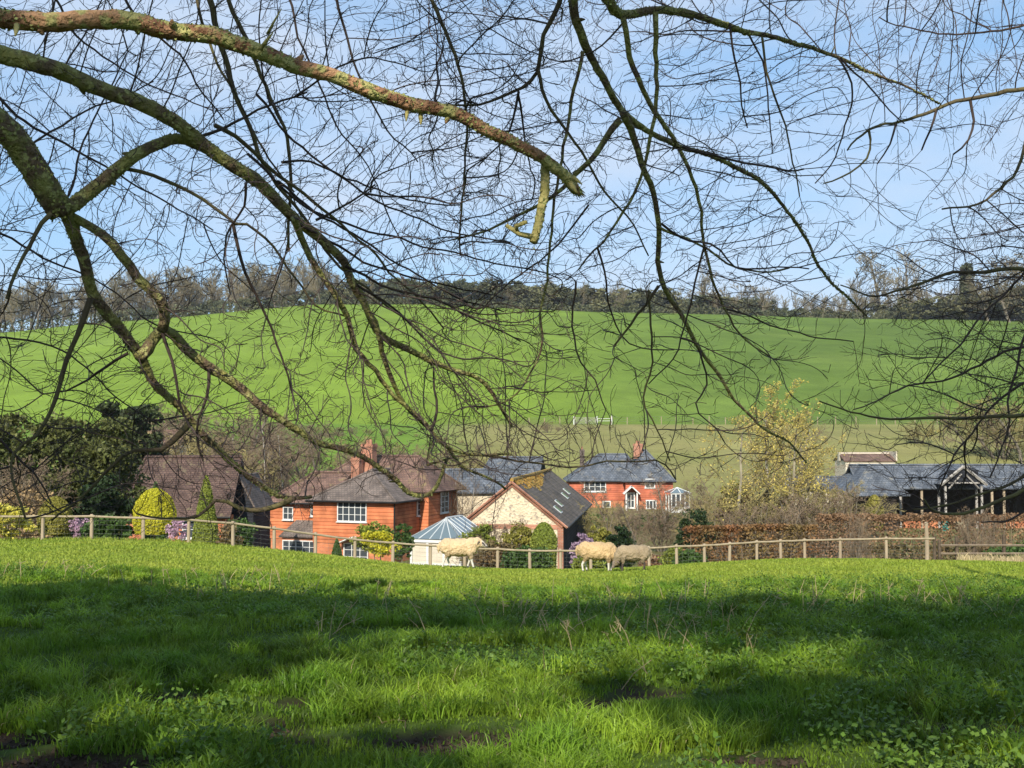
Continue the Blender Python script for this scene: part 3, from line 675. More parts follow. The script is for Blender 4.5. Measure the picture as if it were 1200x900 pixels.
MTk = (7.6, -2.0); mz = gz(*MTk)
top = [(7.0,-1.6,6.0),(4.6,1.6,7.4),(1.8,5.0,6.6)]
traces = [
 ('limb', 'bark_moss', [(668,-25),(673,10),(682,45),(692,67),(710,100),(732,132),(760,154),(790,170),(825,180),(860,195),(895,215),(920,245),(945,280),(965,320),(995,350),(1015,370)], 7.0, 9.0, 6, 1.1, top),
 ('limb', 'bark_moss', [(730,132),(737,150),(750,190),(767,230),(772,280),(774,325),(795,365),(815,400),(840,435),(865,470),(893,500),(925,520),(945,542)], 7.25, 8.8, 4.6, 1.0, None),
 ('branch', 'bark_moss', [(727,140),(710,163),(693,187),(673,207),(653,227),(627,240),(600,253),(567,270),(530,281)], 7.3, 7.6, 4.2, 1, None),
 ('limb', 'bark_moss', [(700,-25),(715,5),(730,17),(760,13),(800,15),(833,24),(867,34),(900,42),(933,51),(967,61),(1000,75),(1033,90),(1067,103),(1100,121)], 7.0, 8.8, 7, .9, top[:-1]+[(2.0,5.6,6.4)]),
 ('branch', 'bark_moss', [(730,20),(737,65),(755,110),(775,140),(792,170),(810,205),(822,240),(825,290),(835,330),(850,362),(870,395),(905,420)], 7.2, 8.2, 4, .9, None),
 ('branch', 'bark_moss', [(768,14),(767,60),(768,110),(760,165),(750,205),(730,250),(700,290),(678,316)], 7.2, 7.6, 3.6, 1, None),
 ('branch', 'bark_thin', [(662,-20),(655,5),(637,43),(630,80),(608,107),(580,120),(545,126),(510,122)], 7.4, 7.7, 3.8, 1, [(4.6,1.6,7.4),(1.6,5.8,6.2)]),
 ('branch', 'bark_thin', [(630,80),(640,115),(660,150),(690,190),(710,225),(735,255),(760,300)], 7.5, 7.9, 2.4, .9, None),
 ('branch', 'bark_moss', [(683,60),(675,90),(668,130),(660,180),(653,228),(645,296),(636,363),(630,418),(611,456),(586,473),(560,478)], 7.3, 7.8, 2.4, .9, None),
 ('twigs', 'twig', [(608,107),(600,140),(590,165),(560,195)], 7.5, 7.7, 1.8, .8, None),
 ('twigs', 'twig', [(607,110),(612,140),(615,170),(622,200)], 7.5, 7.7, 1.6, .8, None),
 ('twigs', 'twig', [(855,28),(860,65),(867,100),(868,125),(876,150)], 7.7, 7.8, 1.5, .8, None),
 ('branch', 'bark_thin', [(893,42),(898,90),(915,130),(925,160),(932,200),(937,230)], 7.9, 8.1, 1.6, .8, None),
 ('twigs', 'twig', [(875,35),(890,65),(900,110),(903,145),(905,180)], 7.9, 8.1, 1.3, .7, None),
 ('twigs', 'twig', [(980,65),(998,95),(1000,120),(985,155),(975,190),(955,215)], 8.3, 8.5, 1.4, .7, None),
 ('twigs', 'twig', [(985,68),(1010,95),(1040,125),(1060,145)], 8.3, 8.5, 1.3, .7, None),
 ('twigs', 'twig', [(800,172),(840,182),(880,192),(920,197),(942,198)], 7.6, 8, 1.8, 1, None),
 ('twigs', 'twig', [(775,262),(805,280),(840,290),(860,312),(900,315),(948,315)], 7.6, 8, 1.6, .8, None),
 ('branch', 'bark_moss', [(770,265),(790,275),(830,293),(862,312),(895,318),(925,314)], 7.7, 8, 1.8, .9, None),
 ('branch', 'bark_thin', [(772,335),(757,355),(740,375),(720,405)], 7.5, 7.6, 2, 1.2, None),
 ('branch', 'bark_thin', [(760,340),(762,380),(764,430),(757,470),(770,500),(785,540)], 7.6, 7.9, 1.5, .8, None),
 ('twigs', 'twig', [(825,290),(815,330),(800,380),(790,420),(760,450)], 7.7, 7.9, 1.4, .7, None),
 ('twigs', 'twig', [(700,290),(710,330),(720,370),(735,400),(790,410)], 7.6, 8, 1.4, .7, None),
 ('twigs', 'twig', [(675,330),(668,370),(680,420),(700,450),(710,480)], 7.7, 7.9, 1.4, .7, None),
 ('twigs', 'twig', [(850,362),(880,370),(915,385),(960,395),(1000,400)], 8.1, 8.5, 1.2, .7, None),
 ('twigs', 'twig', [(820,412),(828,450),(815,480),(838,505),(850,520)], 8.1, 8.3, 1.2, .7, None),
 ('branch', 'bark_thin', [(500,545),(560,532),(600,538),(640,545),(680,547),(730,540),(780,545),(792,562)], 8.3, 8.8, 1.4, .9, None),
 ('twigs', 'twig', [(735,20),(700,60),(660,70),(620,60)], 7.2, 7.5, 1.3, .7, None),
 ('twigs', 'twig', [(690,240),(640,300),(600,330),(560,370)], 7.5, 7.8, 1.3, .7, None),
]
def dens_mid(px, py):
    d = .62+.4*bump2(px, py, 780, 190, 170, 160)
    d = d*np.where(px > 1010, .2, 1)*np.where((px > 840) & (py < 90), .5, 1)*np.where(py < -20, .4, 1)*np.where((px > 930) & (py > 120), .22, 1)
    d = d*np.where(py > 340, .62, 1)*np.where(py > 450, .6, 1)*np.where(py > 560, .05, 1)
    return np.clip(d, 0, 1)
at = attr_cloud(rngA, 8000, dens_mid, 6.8, 9.4, (480, -200, 1130, 570))
make_fore_tree('beech_tree', 'bare beech whose drooping green-grey branches hang into the middle of the sky', ([(7.6,-2,mz-.2),(7.6,-2,1.5),(7.4,-1.8,4.2),(7.3,-1.7,7.5),(7.4,-1.8,12)], [.42,.34,.30,.24,.14]),
    traces, at, 6, (.05, 0, -.03), .065, 1.0, .10, MTk, wob=.20, per=.08)

RT = (7.4, 10.5); rz_ = gz(*RT)
rt = [(7.2,10.4,3.9),(6.0,9.9,4.35)]
traces = [
 ('branch', 'bark_thin', [(1240,98),(1200,104),(1150,113),(1110,122),(1080,135),(1050,143),(1020,150),(1005,165),(993,176)], 9.0, 8.4, 3.2, 1, rt),
 ('branch', 'bark_thin', [(1018,152),(1017,180),(1005,197),(985,208),(965,215)], 8.5, 8.4, 1.6, .8, None),
 ('twigs', 'twig', [(1137,118),(1142,148),(1134,168),(1117,181)], 8.8, 8.8, 1.8, 1, None),
 ('twigs', 'twig', [(1097,130),(1092,152),(1080,176)], 8.7, 8.7, 1.6, 1, None),
 ('twigs', 'twig', [(1050,145),(1043,170),(1028,192)], 8.6, 8.6, 1.4, .8, None),
 ('branch', 'bark_thin', [(1240,120),(1205,160),(1192,195),(1170,222),(1140,240),(1104,245)], 8.8, 8.5, 2.6, 1, [(7.2,10.4,4.0),(5.6,9.3,4.6)]),
 ('branch', 'bark_thin', [(1240,322),(1200,316),(1150,318),(1110,321),(1080,330),(1050,342),(1015,345),(985,334)], 9.0, 8.6, 3, .8, [(7.2,10.4,2.8),(5.6,9.6,3.0)]),
 ('branch', 'bark_thin', [(1240,478),(1200,487),(1140,487),(1090,489),(1050,490),(1010,486),(960,470)], 8.6, 8.4, 3, .8, [(7.2,10.4,2.6),(5.2,9.2,2.0)]),
 ('branch', 'bark_thin', [(1240,555),(1200,572),(1150,597),(1105,603),(1088,597),(1083,585)], 8.2, 8.0, 2.8, 1, [(7.2,10.4,2.4),(5.2,9.0,1.7)]),
 ('branch', 'bark_thin', [(1240,520),(1190,565),(1150,580),(1110,590),(1070,597)], 8.6, 8.3, 2.2, .8, [(7.2,10.4,2.4),(5.2,9.2,1.8)]),
 ('twigs', 'twig', [(1240,400),(1180,412),(1120,440),(1060,455),(1000,480)], 8.8, 8.5, 2, .7, [(7.2,10.4,2.8)]),
 ('twigs', 'twig', [(1240,345),(1200,400),(1185,450),(1178,510),(1160,560)], 8.8, 8.5, 2, .8, [(7.2,10.4,2.9)]),
 ('twigs', 'twig', [(1240,430),(1170,470),(1125,525),(1100,560)], 9.2, 9.0, 1.8, .8, [(7.2,10.4,2.9)]),
 ('twigs', 'twig', [(1240,270),(1190,330),(1150,370),(1110,420),(1080,450)], 9.0, 8.7, 1.8, .8, [(7.2,10.4,3.2)]),
 ('twigs', 'twig', [(1240,20),(1180,35),(1120,40),(1070,35),(1030,20)], 9.6, 9.4, 1.6, .7, [(7.2,10.4,4.8)]),
 ('twigs', 'twig', [(1240,560),(1210,590),(1180,610),(1150,612)], 8.6, 8.3, 1.8, .8, [(7.2,10.4,2.0)]),
]
def dens_right(px, py):
    d = (.5+2.0*bump2(px, py, 1190, 330, 85, 100)+.7*bump2(px, py, 1170, 520, 90, 90))/2.2*sstep(960, 1180, px)*np.where((py > 110) & (py < 250), .45, 1)*np.where(py > 230, 1.2, .8)
    d = d*np.where((py > 110) & (py < 260) & (px < 1120), .3, 1)*np.where(py > 605, .1, 1)
    return np.clip(d, 0, 1)
at = attr_cloud(rngA, 13000, dens_right, 8.0, 10.6, (900, -160, 1420, 625))
make_fore_tree('beech_tree', 'bare dark-twigged tree leaning in from the right edge', ([(7.4,10.5,rz_-.2),(7.35,10.5,1.5),(7.2,10.4,4),(7.3,10.5,7),(7.2,10.6,12)], [.36,.28,.22,.16,.08]),
    traces, at, 8, (-.05, 0, -.0), .075, 1.2, .085, RT, wob=.2, per=.10)
# ------------------------------------------------------------------ far and middle vegetation
def bare_lines(seed, H=10, spread=.35, nb=14, lv=4, r0=.18, tw=.02, clear=.18, droop=0.0, multi=1, up=.35, kids=(7, 6, 5)):
    rng = np.random.default_rng(seed); Ls = []
    def br(p, d, ln, r, lev, n=6):
        pts = [p]; dirs = []
        for i in range(n):
            d = d+rng.normal(size=3)*(.10+.05*lev)+np.array([0, 0, (up if lev < 3 else up*.4)-droop*lev])*.12
            d /= np.linalg.norm(d); p = p+d*ln/n; pts.append(p); dirs.append(d)
        rr = np.linspace(r, max(tw*.7, r*.28), n+1)
        Ls.append((lev, np.array(pts), rr))
        if lev >= lv: return
        nk = nb if lev == 0 else kids[min(lev-1, len(kids)-1)]
        for k in range(nk):
            t = clear+(1-clear)*(k+rng.random())/nk if lev == 0 else .2+.8*(k+rng.random())/nk
            t = min(t, .99); i = int(t*n); f = t*n-i
            q = pts[i]*(1-f)+pts[i+1]*f; dd = dirs[i]
            s = rng.normal(size=3); s -= s.dot(dd)*dd; s /= np.linalg.norm(s)
            if lev == 0: s[2] *= .3
            a = spread*rng.uniform(.8, 1.3)+.35
            nd = dd*cos(a)+s*sin(a)
            fl = (1.0-.55*t) if lev == 0 else (1-.4*t)
            br(q, nd, ln*fl*(.52 if lev == 0 else .5)*rng.uniform(.8, 1.2), max(tw, r*(1-.7*t)*.5), lev+1, 5 if lev < 2 else 4)
    for m in range(multi):
        a = rng.uniform(0, 2*pi); s = .0 if multi == 1 else .35
        br(np.array([cos(a)*s*.3*multi*.3, sin(a)*s*.3*multi*.3, -.2]), np.array([cos(a)*s, sin(a)*s, 1.]), H*rng.uniform(.85, 1)*.9, r0, 0)
    return Ls
def bare_mesh(Ls, trunk_lv=1):
    a = MB(); b_ = MB()
    a.tubes([(p, r) for l_, p, r in Ls if l_ < trunk_lv], 7)
    rng = np.random.default_rng(1)
    for l_ in sorted({x[0] for x in Ls}):
        if l_ < trunk_lv: continue
        sel = [(p, r) for q, p, r in Ls if q == l_]
        b_.tubes(sel, 4 if l_ < 2 else 3)
    return a, b_
def clumps(rng, c, r, n_cl, cl_r, n_leaf, fill=.35):
    """leaf centres in clumps spread over an ellipsoid, uneven outline"""
    c = np.array(c); r = np.array(r); out = []
    for _ in range(n_cl):
        d = rng.normal(size=3); d /= np.linalg.norm(d)
        q = c+d*r*rng.uniform(fill, 1)**.6*rng.uniform(.85, 1.08); k = cl_r*rng.uniform(.5, 1.3)
        p = rng.normal(size=(n_leaf, 3)); p /= np.linalg.norm(p, axis=1, keepdims=True); p *= rng.uniform(.3, 1, (n_leaf, 1))**.5
        out.append(q+p*k*np.array([1, 1, .7]))
    return np.vstack(out)

def leafy(name, label, cat, px, Y, spec, leaf, base_py=None, group=None, trunk=None, size=.12, bark='trunk_far', seed=1, gzoff=0):
    """spec: list of (dx, dy, z_above_base, rx, ry, rz, n_clumps, clump_r, n_leaf)"""
    rng = np.random.default_rng(seed); x = X(px, Y); z = gz(x, Y)+gzoff
    t = thing(name, label, cat, (x, Y, z), group=group)
    tm = MB(); th = trunk or .5
    tm.tubes([(np.array([[0,0,-.1],[.02,0,th*.5],[0,.03,th]]), np.array([.05,.04,.03])*max(1, th))], 7)
    for (dx, dy, zz, rx, ry, rz, nc, cr, nl) in spec[:14]:
        tm.tubes([(np.array([[0,0,th*.6],[dx*.5,dy*.5,(th*.6+zz)*.5],[dx,dy,zz+rz*.3]]), np.array([.035,.025,.01])*max(1, th))], 5)
    tm.build('trunk', Mt[bark], t)
    mb = MB()
    for (dx, dy, zz, rx, ry, rz, nc, cr, nl) in spec:
        cen = clumps(rng, (dx, dy, zz), (rx, ry, rz), nc, cr, nl)
        leaf_cards(mb, cen, size, rng)
    mb.build('crown', Mt[leaf], t)
    return t

def topiary(name, label, px, Y, w_, h, leaf, shape='dome', seed=1, size=.05, cat='topiary', n=9000, base=0, group=None):
    """clipped shrub: leaves sit on a clipped surface over a stem"""
    rng = np.random.default_rng(seed); x = X(px, Y); z = gz(x, Y)
    t = thing(name, label, cat, (x, Y, z), group=group)
    MB().tubes([(np.array([[0,0,-.1],[0,0,h*.35],[0,0,h*.7]]), np.array([.06,.05,.03]))], 7).build('stem', Mt['trunk_far'], t)
    u = rng.random(n); a = rng.uniform(0, 2*pi, n)
    if shape == 'dome':
        ph = np.arccos(1-u*1.55); rr = np.sin(ph)*w_/2; zz = h*.52+np.cos(ph)*h*.48
    elif shape == 'cone':
        zz = (1-np.sqrt(u))*h; rr = (1-zz/h)**.75*w_/2
    elif shape == 'column':
        zz = u*h; rr = w_/2*np.minimum(1, np.sqrt(np.clip((h-zz)/(h*.3), 0, 1)))*(.85+.15*zz/h)
    bum = 1+.05*(vnoise(a*3+5, zz*4, seed, 2)-.5)*2
    rr = rr*bum*rng.uniform(.90, 1.02, n)
    cen = np.stack([rr*np.cos(a), rr*np.sin(a), zz+base], 1)
    nr = np.stack([np.cos(a), np.sin(a), np.full(n, .4)], 1)
    mb = MB(); leaf_cards(mb, cen, size, rng, nrm=nr*1.5); mb.build('foliage', Mt[leaf], t)
    return t
def hedge(name, label, pts, h, w_, leaf, seed=1, size=.10, dens=260, cat='hedge', ztop=None, twig=True):
    """clipped hedge along (px, Y) points"""
    rng = np.random.default_rng(seed); W = [np.array([X(a, b), b]) for a, b in pts]
    c0 = W[0]; t = thing(name, label, cat, (c0[0], c0[1], gz(*c0)))
    mb = MB(); st = MB()
    for p, q in zip(W[:-1], W[1:]):
        L_ = np.linalg.norm(q-p); n = int(L_*dens*h); d = (q-p)/L_; nr = np.array([-d[1], d[0]])
        s = rng.random(n)*L_; e = rng.random(n); 
        side = rng.integers(0, 3, n)
        zz = rng.random(n)*h; off = rng.uniform(-.5, .5, n)*w_
        off = np.where(side == 0, -w_/2*rng.uniform(.7, 1.08, n), np.where(side == 1, w_/2*rng.uniform(.7, 1.08, n), off))
        zz = np.where(side == 2, h*rng.uniform(.9, 1.03, n), zz)
        wob = (vnoise(s*1.5, zz*2, seed, 2)-.5)*.25
        P2 = p[None]+d[None]*s[:, None]+nr[None]*(off*(1+wob))[:, None]
        zz = zz*(1+wob*.3)+G(P2[:, 0], P2[:, 1])
        leaf_cards(mb, np.stack([P2[:, 0]-c0[0], P2[:, 1]-c0[1], zz-t.location[2]], 1), size, rng)
        for k in range(int(L_/.35)+1):
            b_ = p+d*min(L_, k*.35+rng.uniform(0, .2)); z0 = gz(*b_)-t.location[2]
            v = np.array([[b_[0]-c0[0], b_[1]-c0[1], z0-.1], [b_[0]-c0[0]+rng.uniform(-.1,.1), b_[1]-c0[1], z0+h*.5], [b_[0]-c0[0]+rng.uniform(-.2,.2), b_[1]-c0[1]+rng.uniform(-.1,.1), z0+h*.93]])
            st.tubes([(v, np.array([.03, .02, .01]))], 5)
    st.build('stems', Mt['twig_far'], t); mb.build('foliage', Mt[leaf], t)
    return t

# bare tree kinds
def bare_proto(name, seed, tm, wm, cat='tree', **kw):
    Ls = bare_lines(seed, **kw); a, b_ = bare_mesh(Ls)
    t = thing(name, 'x', cat); a.build('trunk', Mt[tm], t); b_.build('crown', Mt[wm], t); return t, Ls
protos = {}
def place_bare(kind, px, Y, top_py, label, group=None, rz=None, wide=1.0, cat='tree', sink=0):
    p, Ls, H, used = protos[kind]
    o = p if not used else copy_tree(p); protos[kind][3] = True
    x = X(px, Y); z = gz(x, Y)-sink; h = Z(top_py, Y)-z; s = h/H
    o.location = (x, Y, z); o.scale = (s*wide, s*wide, s); o.rotation_euler = (0, 0, random.uniform(0, 6.28) if rz is None else rz)
    o['label'] = label; o['category'] = cat
    if group: o['group'] = group
    elif 'group' in o.keys(): del o['group']
    return o
def reg(kind, *a, **k):
    t, Ls = bare_proto(*a, **k); H = max(p[:, 2].max() for _, p, _ in Ls); protos[kind] = [t, Ls, H, False]
reg('ridge1', 'bare_tree', 21, 'trunk_far', 'twig_ridge', H=18, nb=16, lv=3, r0=.4, tw=.045, spread=.3, kids=(8, 7))
reg('ridge2', 'bare_tree', 22, 'trunk_far', 'twig_ridge', H=20, nb=20, lv=3, r0=.35, tw=.045, spread=.12, kids=(8, 7))
reg('ridge3', 'bare_tree', 23, 'trunk_far', 'twig_ridge', H=18, nb=14, lv=3, r0=.45, tw=.05, spread=.5, kids=(9, 8))
reg('big', 'bare_tree', 31, 'trunk_far', 'twig_far', H=12, nb=15, lv=4, r0=.22, tw=.012, spread=.4, kids=(7, 6, 5))
reg('mid', 'bare_tree', 32, 'trunk_far', 'twig_far', H=8, nb=14, lv=4, r0=.13, tw=.010, spread=.45, kids=(6, 5, 5))
reg('shrub', 'bare_shrub', 33, 'trunk_far', 'twig_far', H=4, nb=9, lv=3, r0=.05, tw=.009, spread=.4, kids=(7, 6), multi=6, clear=.1, cat='shrub')
reg('olive', 'bare_shrub', 34, 'trunk_far', 'twig_olive', H=4, nb=9, lv=3, r0=.05, tw=.010, spread=.45, kids=(7, 6), multi=6, clear=.1, cat='shrub')
reg('birch', 'birch_tree', 35, 'birch', 'twig_far', H=10, nb=18, lv=3, r0=.11, tw=.009, spread=.25, kids=(6, 5), droop=.15)
reg('pale', 'bare_tree', 36, 'pale_bark', 'twig_olive', H=7, nb=11, lv=3, r0=.09, tw=.011, spread=.45, kids=(6, 5))
rgc = np.random.default_rng(6); mbx = MB(); pp_ = [p[rgc.integers(1, len(p))]+rgc.normal(size=3)*.06 for l_, p, r in protos['pale'][1] if l_ >= 2 for _ in range(4)]
leaf_cards(mbx, np.array(pp_), .045, rgc, asp=2); mbx.build('catkins', Mt['catkin'], protos['pale'][0])

# ridge woodland: along the crest behind the field
rr_ = random.Random(4)
GR = 'trees along the ridge'
lab_b = {'ridge1': 'bare brown tree in the wood along the ridge', 'ridge2': 'slender bare tree in the wood along the ridge', 'ridge3': 'wide bare tree in the wood along the ridge'}
def crest_y(px): return float(np.interp(px, (_cu*FX+600), [390, 379, 372, 362, 356, 356, 361, 365, 368, 373, 374, 375]))
for px in list(range(-460, -150, 13))+list(range(-150, 400, 5))+list(range(405, 820, 28))+list(range(825, 1090, 8))+list(range(1090, 1300, 18)):
    Y = rr_.uniform(606, 700); q = px+rr_.uniform(-6, 6); cy = crest_y(q)
    hgt = 58 if px < 180 else 56 if px < 390 else 36 if px < 780 else 34 if px < 1090 else 50
    if px < 120: Y = rr_.uniform(604, 640)
    k = rr_.choice(['ridge1', 'ridge2', 'ridge2', 'ridge3'])
    place_bare(k, q, Y, cy-hgt*rr_.uniform(.72, 1.12), lab_b[k], GR)
place_bare('ridge3', 1035, 640, 288, 'tall round-headed bare tree on the skyline left of the dark ivy-clad one', wide=.9)
place_bare('ridge1', 1072, 645, 282, 'tallest bare tree on the right skyline, standing beside the dark ivy-clad one', wide=1.0)
place_bare('ridge2', 1000, 650, 312, 'bare tree on the skyline at the left of the two tall ones', wide=1.0)
place_bare('ridge2', 822, 650, 308, 'tall spiky bare tree rising above the dark ridge wood', wide=1.2)
# evergreen ridge trees
def ridge_green(seed, mt, cone=False, round_=True):
    rng = np.random.default_rng(seed); t = thing('evergreen_tree', 'x', 'tree')
    MB().tubes([(np.array([[0,0,-1],[0,0,6],[0,0,11]]), np.array([.4,.3,.12]))], 6).build('trunk', Mt['trunk_far'], t)
    mb = MB()
    if cone:
        for i in range(36):
            z = rng.uniform(1, 17); r = 3.4*(1-z/18.5)+.3
            a = rng.uniform(0, 6.28); leaf_cards(mb, clumps(rng, (cos(a)*r*.6, sin(a)*r*.6, z), (1.5, 1.5, 1.4), 9, .8, 30), .55, rng)
    else:
        for i in range(22):
            a = rng.uniform(0, 6.28); r = rng.uniform(0, 4.6); z = rng.uniform(2.0, 11.5)
            leaf_cards(mb, clumps(rng, (cos(a)*r, sin(a)*r, z), (2.3, 2.3, 1.7), 8, 1.0, 26), .48, rng)
    mb.build('crown', Mt[mt], t); return t
pg = [ridge_green(41, 'leaf_ridge'), ridge_green(42, 'leaf_ridge_dark'), ridge_green(43, 'leaf_ridge'), ridge_green(45, 'leaf_ridge_dark')]
pc = ridge_green(44, 'leaf_ridge_dark', cone=True)
usedg = set()
def put_green(i, px, Y, hpx, label, group=GR, wide=1, cone=False, cy=None):
    p = pc if cone else pg[i]; key = 'c' if cone else i
    o = p if key not in usedg else copy_tree(p); usedg.add(key)
    x = X(px, Y); z = gz(x, Y); cy = crest_y(px) if cy is None else cy
    h = Z(cy-hpx, Y)-z; s = h/(17.5 if cone else 13.2)
    o.location = (x, Y, z-.4); o.scale = (s*wide, s*wide, s); o.rotation_euler = (0, 0, rr_.uniform(0, 6.28))
    o['label'] = label; o['category'] = 'tree'
    if group: o['group'] = group
for px in list(range(385, 1000, 11))+list(range(1000, 1200, 16))+list(range(120, 385, 20)):
    q = px+rr_.uniform(-6, 6); Y = rr_.uniform(604, 660)
    i = rr_.randrange(4)
    dk = i in (1, 3)
    h = 33 if q < 800 else 24 if q < 905 else 14 if q < 1000 else 22
    if q < 385: h = 22
    lab = 'dark evergreen tree in the belt along the ridge' if dk else 'olive-green evergreen tree in the belt along the ridge'
    put_green(i, q, Y, h*rr_.uniform(.72, 1.1), lab, wide=1.35)
put_green(0, 1136, 600, 66, 'tall dark ivy-clad column on the right skyline', group=None, cone=True, wide=.9)
# edge hedge under the ridge trees (a scrubby strip nobody could count)
rng = np.random.default_rng(50); mb = MB()
pxs = rng.uniform(-450, 1450, 21000); Ys = rng.uniform(600.5, 604.5, 21000); xs = X(pxs, Ys); zs = G(xs, Ys)+rng.uniform(0, 1, 21000)**1.3*np.where(pxs < 400, 7.5, 4.2)*(.55+.75*vnoise(pxs/13, pxs*0, 3, 2))
leaf_cards(mb, np.stack([xs, Ys, zs], 1), .75, rng)
tag(mb.build('undergrowth', Mt['leaf_ridge_dark']), 'low dark scrub along the top edge of the green field', 'undergrowth', kind='stuff')

# ------------------------------------------------------------------ trees behind and beside the camera that shade the foreground
def shade_tree(x, y, H, seed, label, dense, base=.7, wd=1):
    rng = np.random.default_rng(seed); z = gz(x, y)
    t = thing('pine_tree', label, 'tree', (x, y, z), group='pines behind the viewer')
    Tt = np.array([[0,0,-.3],[.1,0,H*.3],[.2,.1,H*.6],[.1,.2,H*.95]]); mb = MB().tubes([resample(Tt, [.38,.3,.22,.06], .5)], 9)
    lf = MB()
    for i in range(int(50*wd)):
        zz = H*(base+(.98-base)*rng.random()**.9); a = rng.uniform(0, 2*pi); fr = (zz/H-base)/(1-base)
        if i % 26 == 4: zz = H*rng.uniform(.55, base); fr = 0    # the odd lower bough
        elif fr < .35 and rng.random() > dense: continue
        rad = wd*rng.uniform(.5, 4.2)*(1.05-fr*.3); q = np.array([cos(a)*rad, sin(a)*rad*.45, zz])
        # where this clump's shade crosses the plane of the dead limb: leave the crown open there
        k = (6.1-(y+q[1]))/-SUNV.y*-1; k = abs((6.1-(y+q[1]))/SUNV.y); hx_ = x+q[0]-SUNV.x*k; hz_ = z+zz-SUNV.z*k
        if -4.0 < hx_ < 1.2 and 2.5 < hz_ < 4.4 and rng.random() < .9: continue
        mb.tubes([(np.array([[.1,.1,zz-1.2], q*np.array([.5,.5,1])-[0,0,.5], q]), np.array([.08,.05,.02]))], 5)
        leaf_cards(lf, clumps(rng, q, (1.3, 1.1, .7), 12, .5, 22), .26, rng)
    mb.build('trunk', Mt['trunk_far'], t); lf.build('crown', Mt['leaf_pine'], t)
for i, (x, y, H, d) in enumerate([(-22,-8.5,18.6,.4),(-16.5,-9.5,18.6,.3),(-11.5,-8.5,17.9,.3),(-6.7,-10,17.8,.1),(1.6,-9.5,16.9,.1),(6.5,-9,16.0,.15),(11,-9.5,15.9,.2)]):
    shade_tree(x, y, H, 70+i, 'tall pine in the row behind the viewer', d, [.6,.64,.66,.72,.75,.73,.7][i], 1.3 if i in (3, 4) else 1)

for px, Y, top, k, lb in ((1160,585,318,'ridge3','broad bare tree on the ridge near the right edge'),(1185,575,298,'ridge1','tall bare tree on the ridge close to the right edge'),(1212,570,285,'ridge3','tall bare tree on the ridge just past the right edge')):
    place_bare(k, px, Y, top, lb, wide=1.2)
for px in (1070,1088,1106,1122,1140,1158,1176,1194,1215): put_green(px % 4, px, 598, 26+(px-1070)*.12, 'dark bush in the clump at the right end of the ridge', group='dark bushes at the right end of the ridge', wide=1.5)
# ------------------------------------------------------------------ buildings (local frame: x along the front, y away from the viewer, z up)
def window(par, x, y, z, w_, h, nx=3, ny=3, face='front', fr='white_paint', bar=.05, name='window', deep=.08, gl='glass'):
    """frame and glazing bars with the panes as a sub-part; (x, y, z): bottom-left corner on the wall's outer face"""
    f = MB(); p = MB()
    def bx(mb, a0, a1, z0, z1, d0, d1):
        if face == 'front': mb.box((x+a0, y-d1, z0+z), (x+a1, y-d0, z1+z))
        elif face == 'right': mb.box((x+d0, y+a0, z0+z), (x+d1, y+a1, z1+z))
        elif face == 'left': mb.box((x-d1, y+a0, z0+z), (x-d0, y+a1, z1+z))
    e = bar*1.5
    bx(f, 0, w_, 0, e, .004, deep); bx(f, 0, w_, h-e, h, .004, deep); bx(f, 0, e, e, h-e, .004, deep); bx(f, w_-e, w_, e, h-e, .004, deep)
    for i in range(1, nx): c = w_*i/nx; bx(f, c-bar/2, c+bar/2, e, h-e, .006, deep-.012)
    for j in range(1, ny): c = h*j/ny; bx(f, e, w_-e, c-bar*.35, c+bar*.35, .008, deep-.02)
    bx(f, -.06, w_+.06, -.07, -.002, .003, deep+.06)
    o = f.build(name, Mt[fr], par); bx(p, e, w_-e, e, h-e, .005, deep*.4); p.build('pane', Mt[gl], o); return o
def slab(mb, pts, th=.14):
    """roof plane with thickness"""
    a = np.array(pts, float); n = np.cross(a[1]-a[0], a[2]-a[0]); n /= np.linalg.norm(n)
    if n[2] < 0: n = -n
    b_ = a-n*th; k = len(a); v = np.vstack([a, b_])
    if k == 4: mb.add(v, [[0,1,2,3],[7,6,5,4]]+[[i, (i+1)%4, 4+(i+1)%4, 4+i] for i in range(4)])
    else:
        mb.add(v, [[0,1,2],[5,4,3]]); mb.add(v, [[i, (i+1)%3, 3+(i+1)%3, 3+i] for i in range(3)])
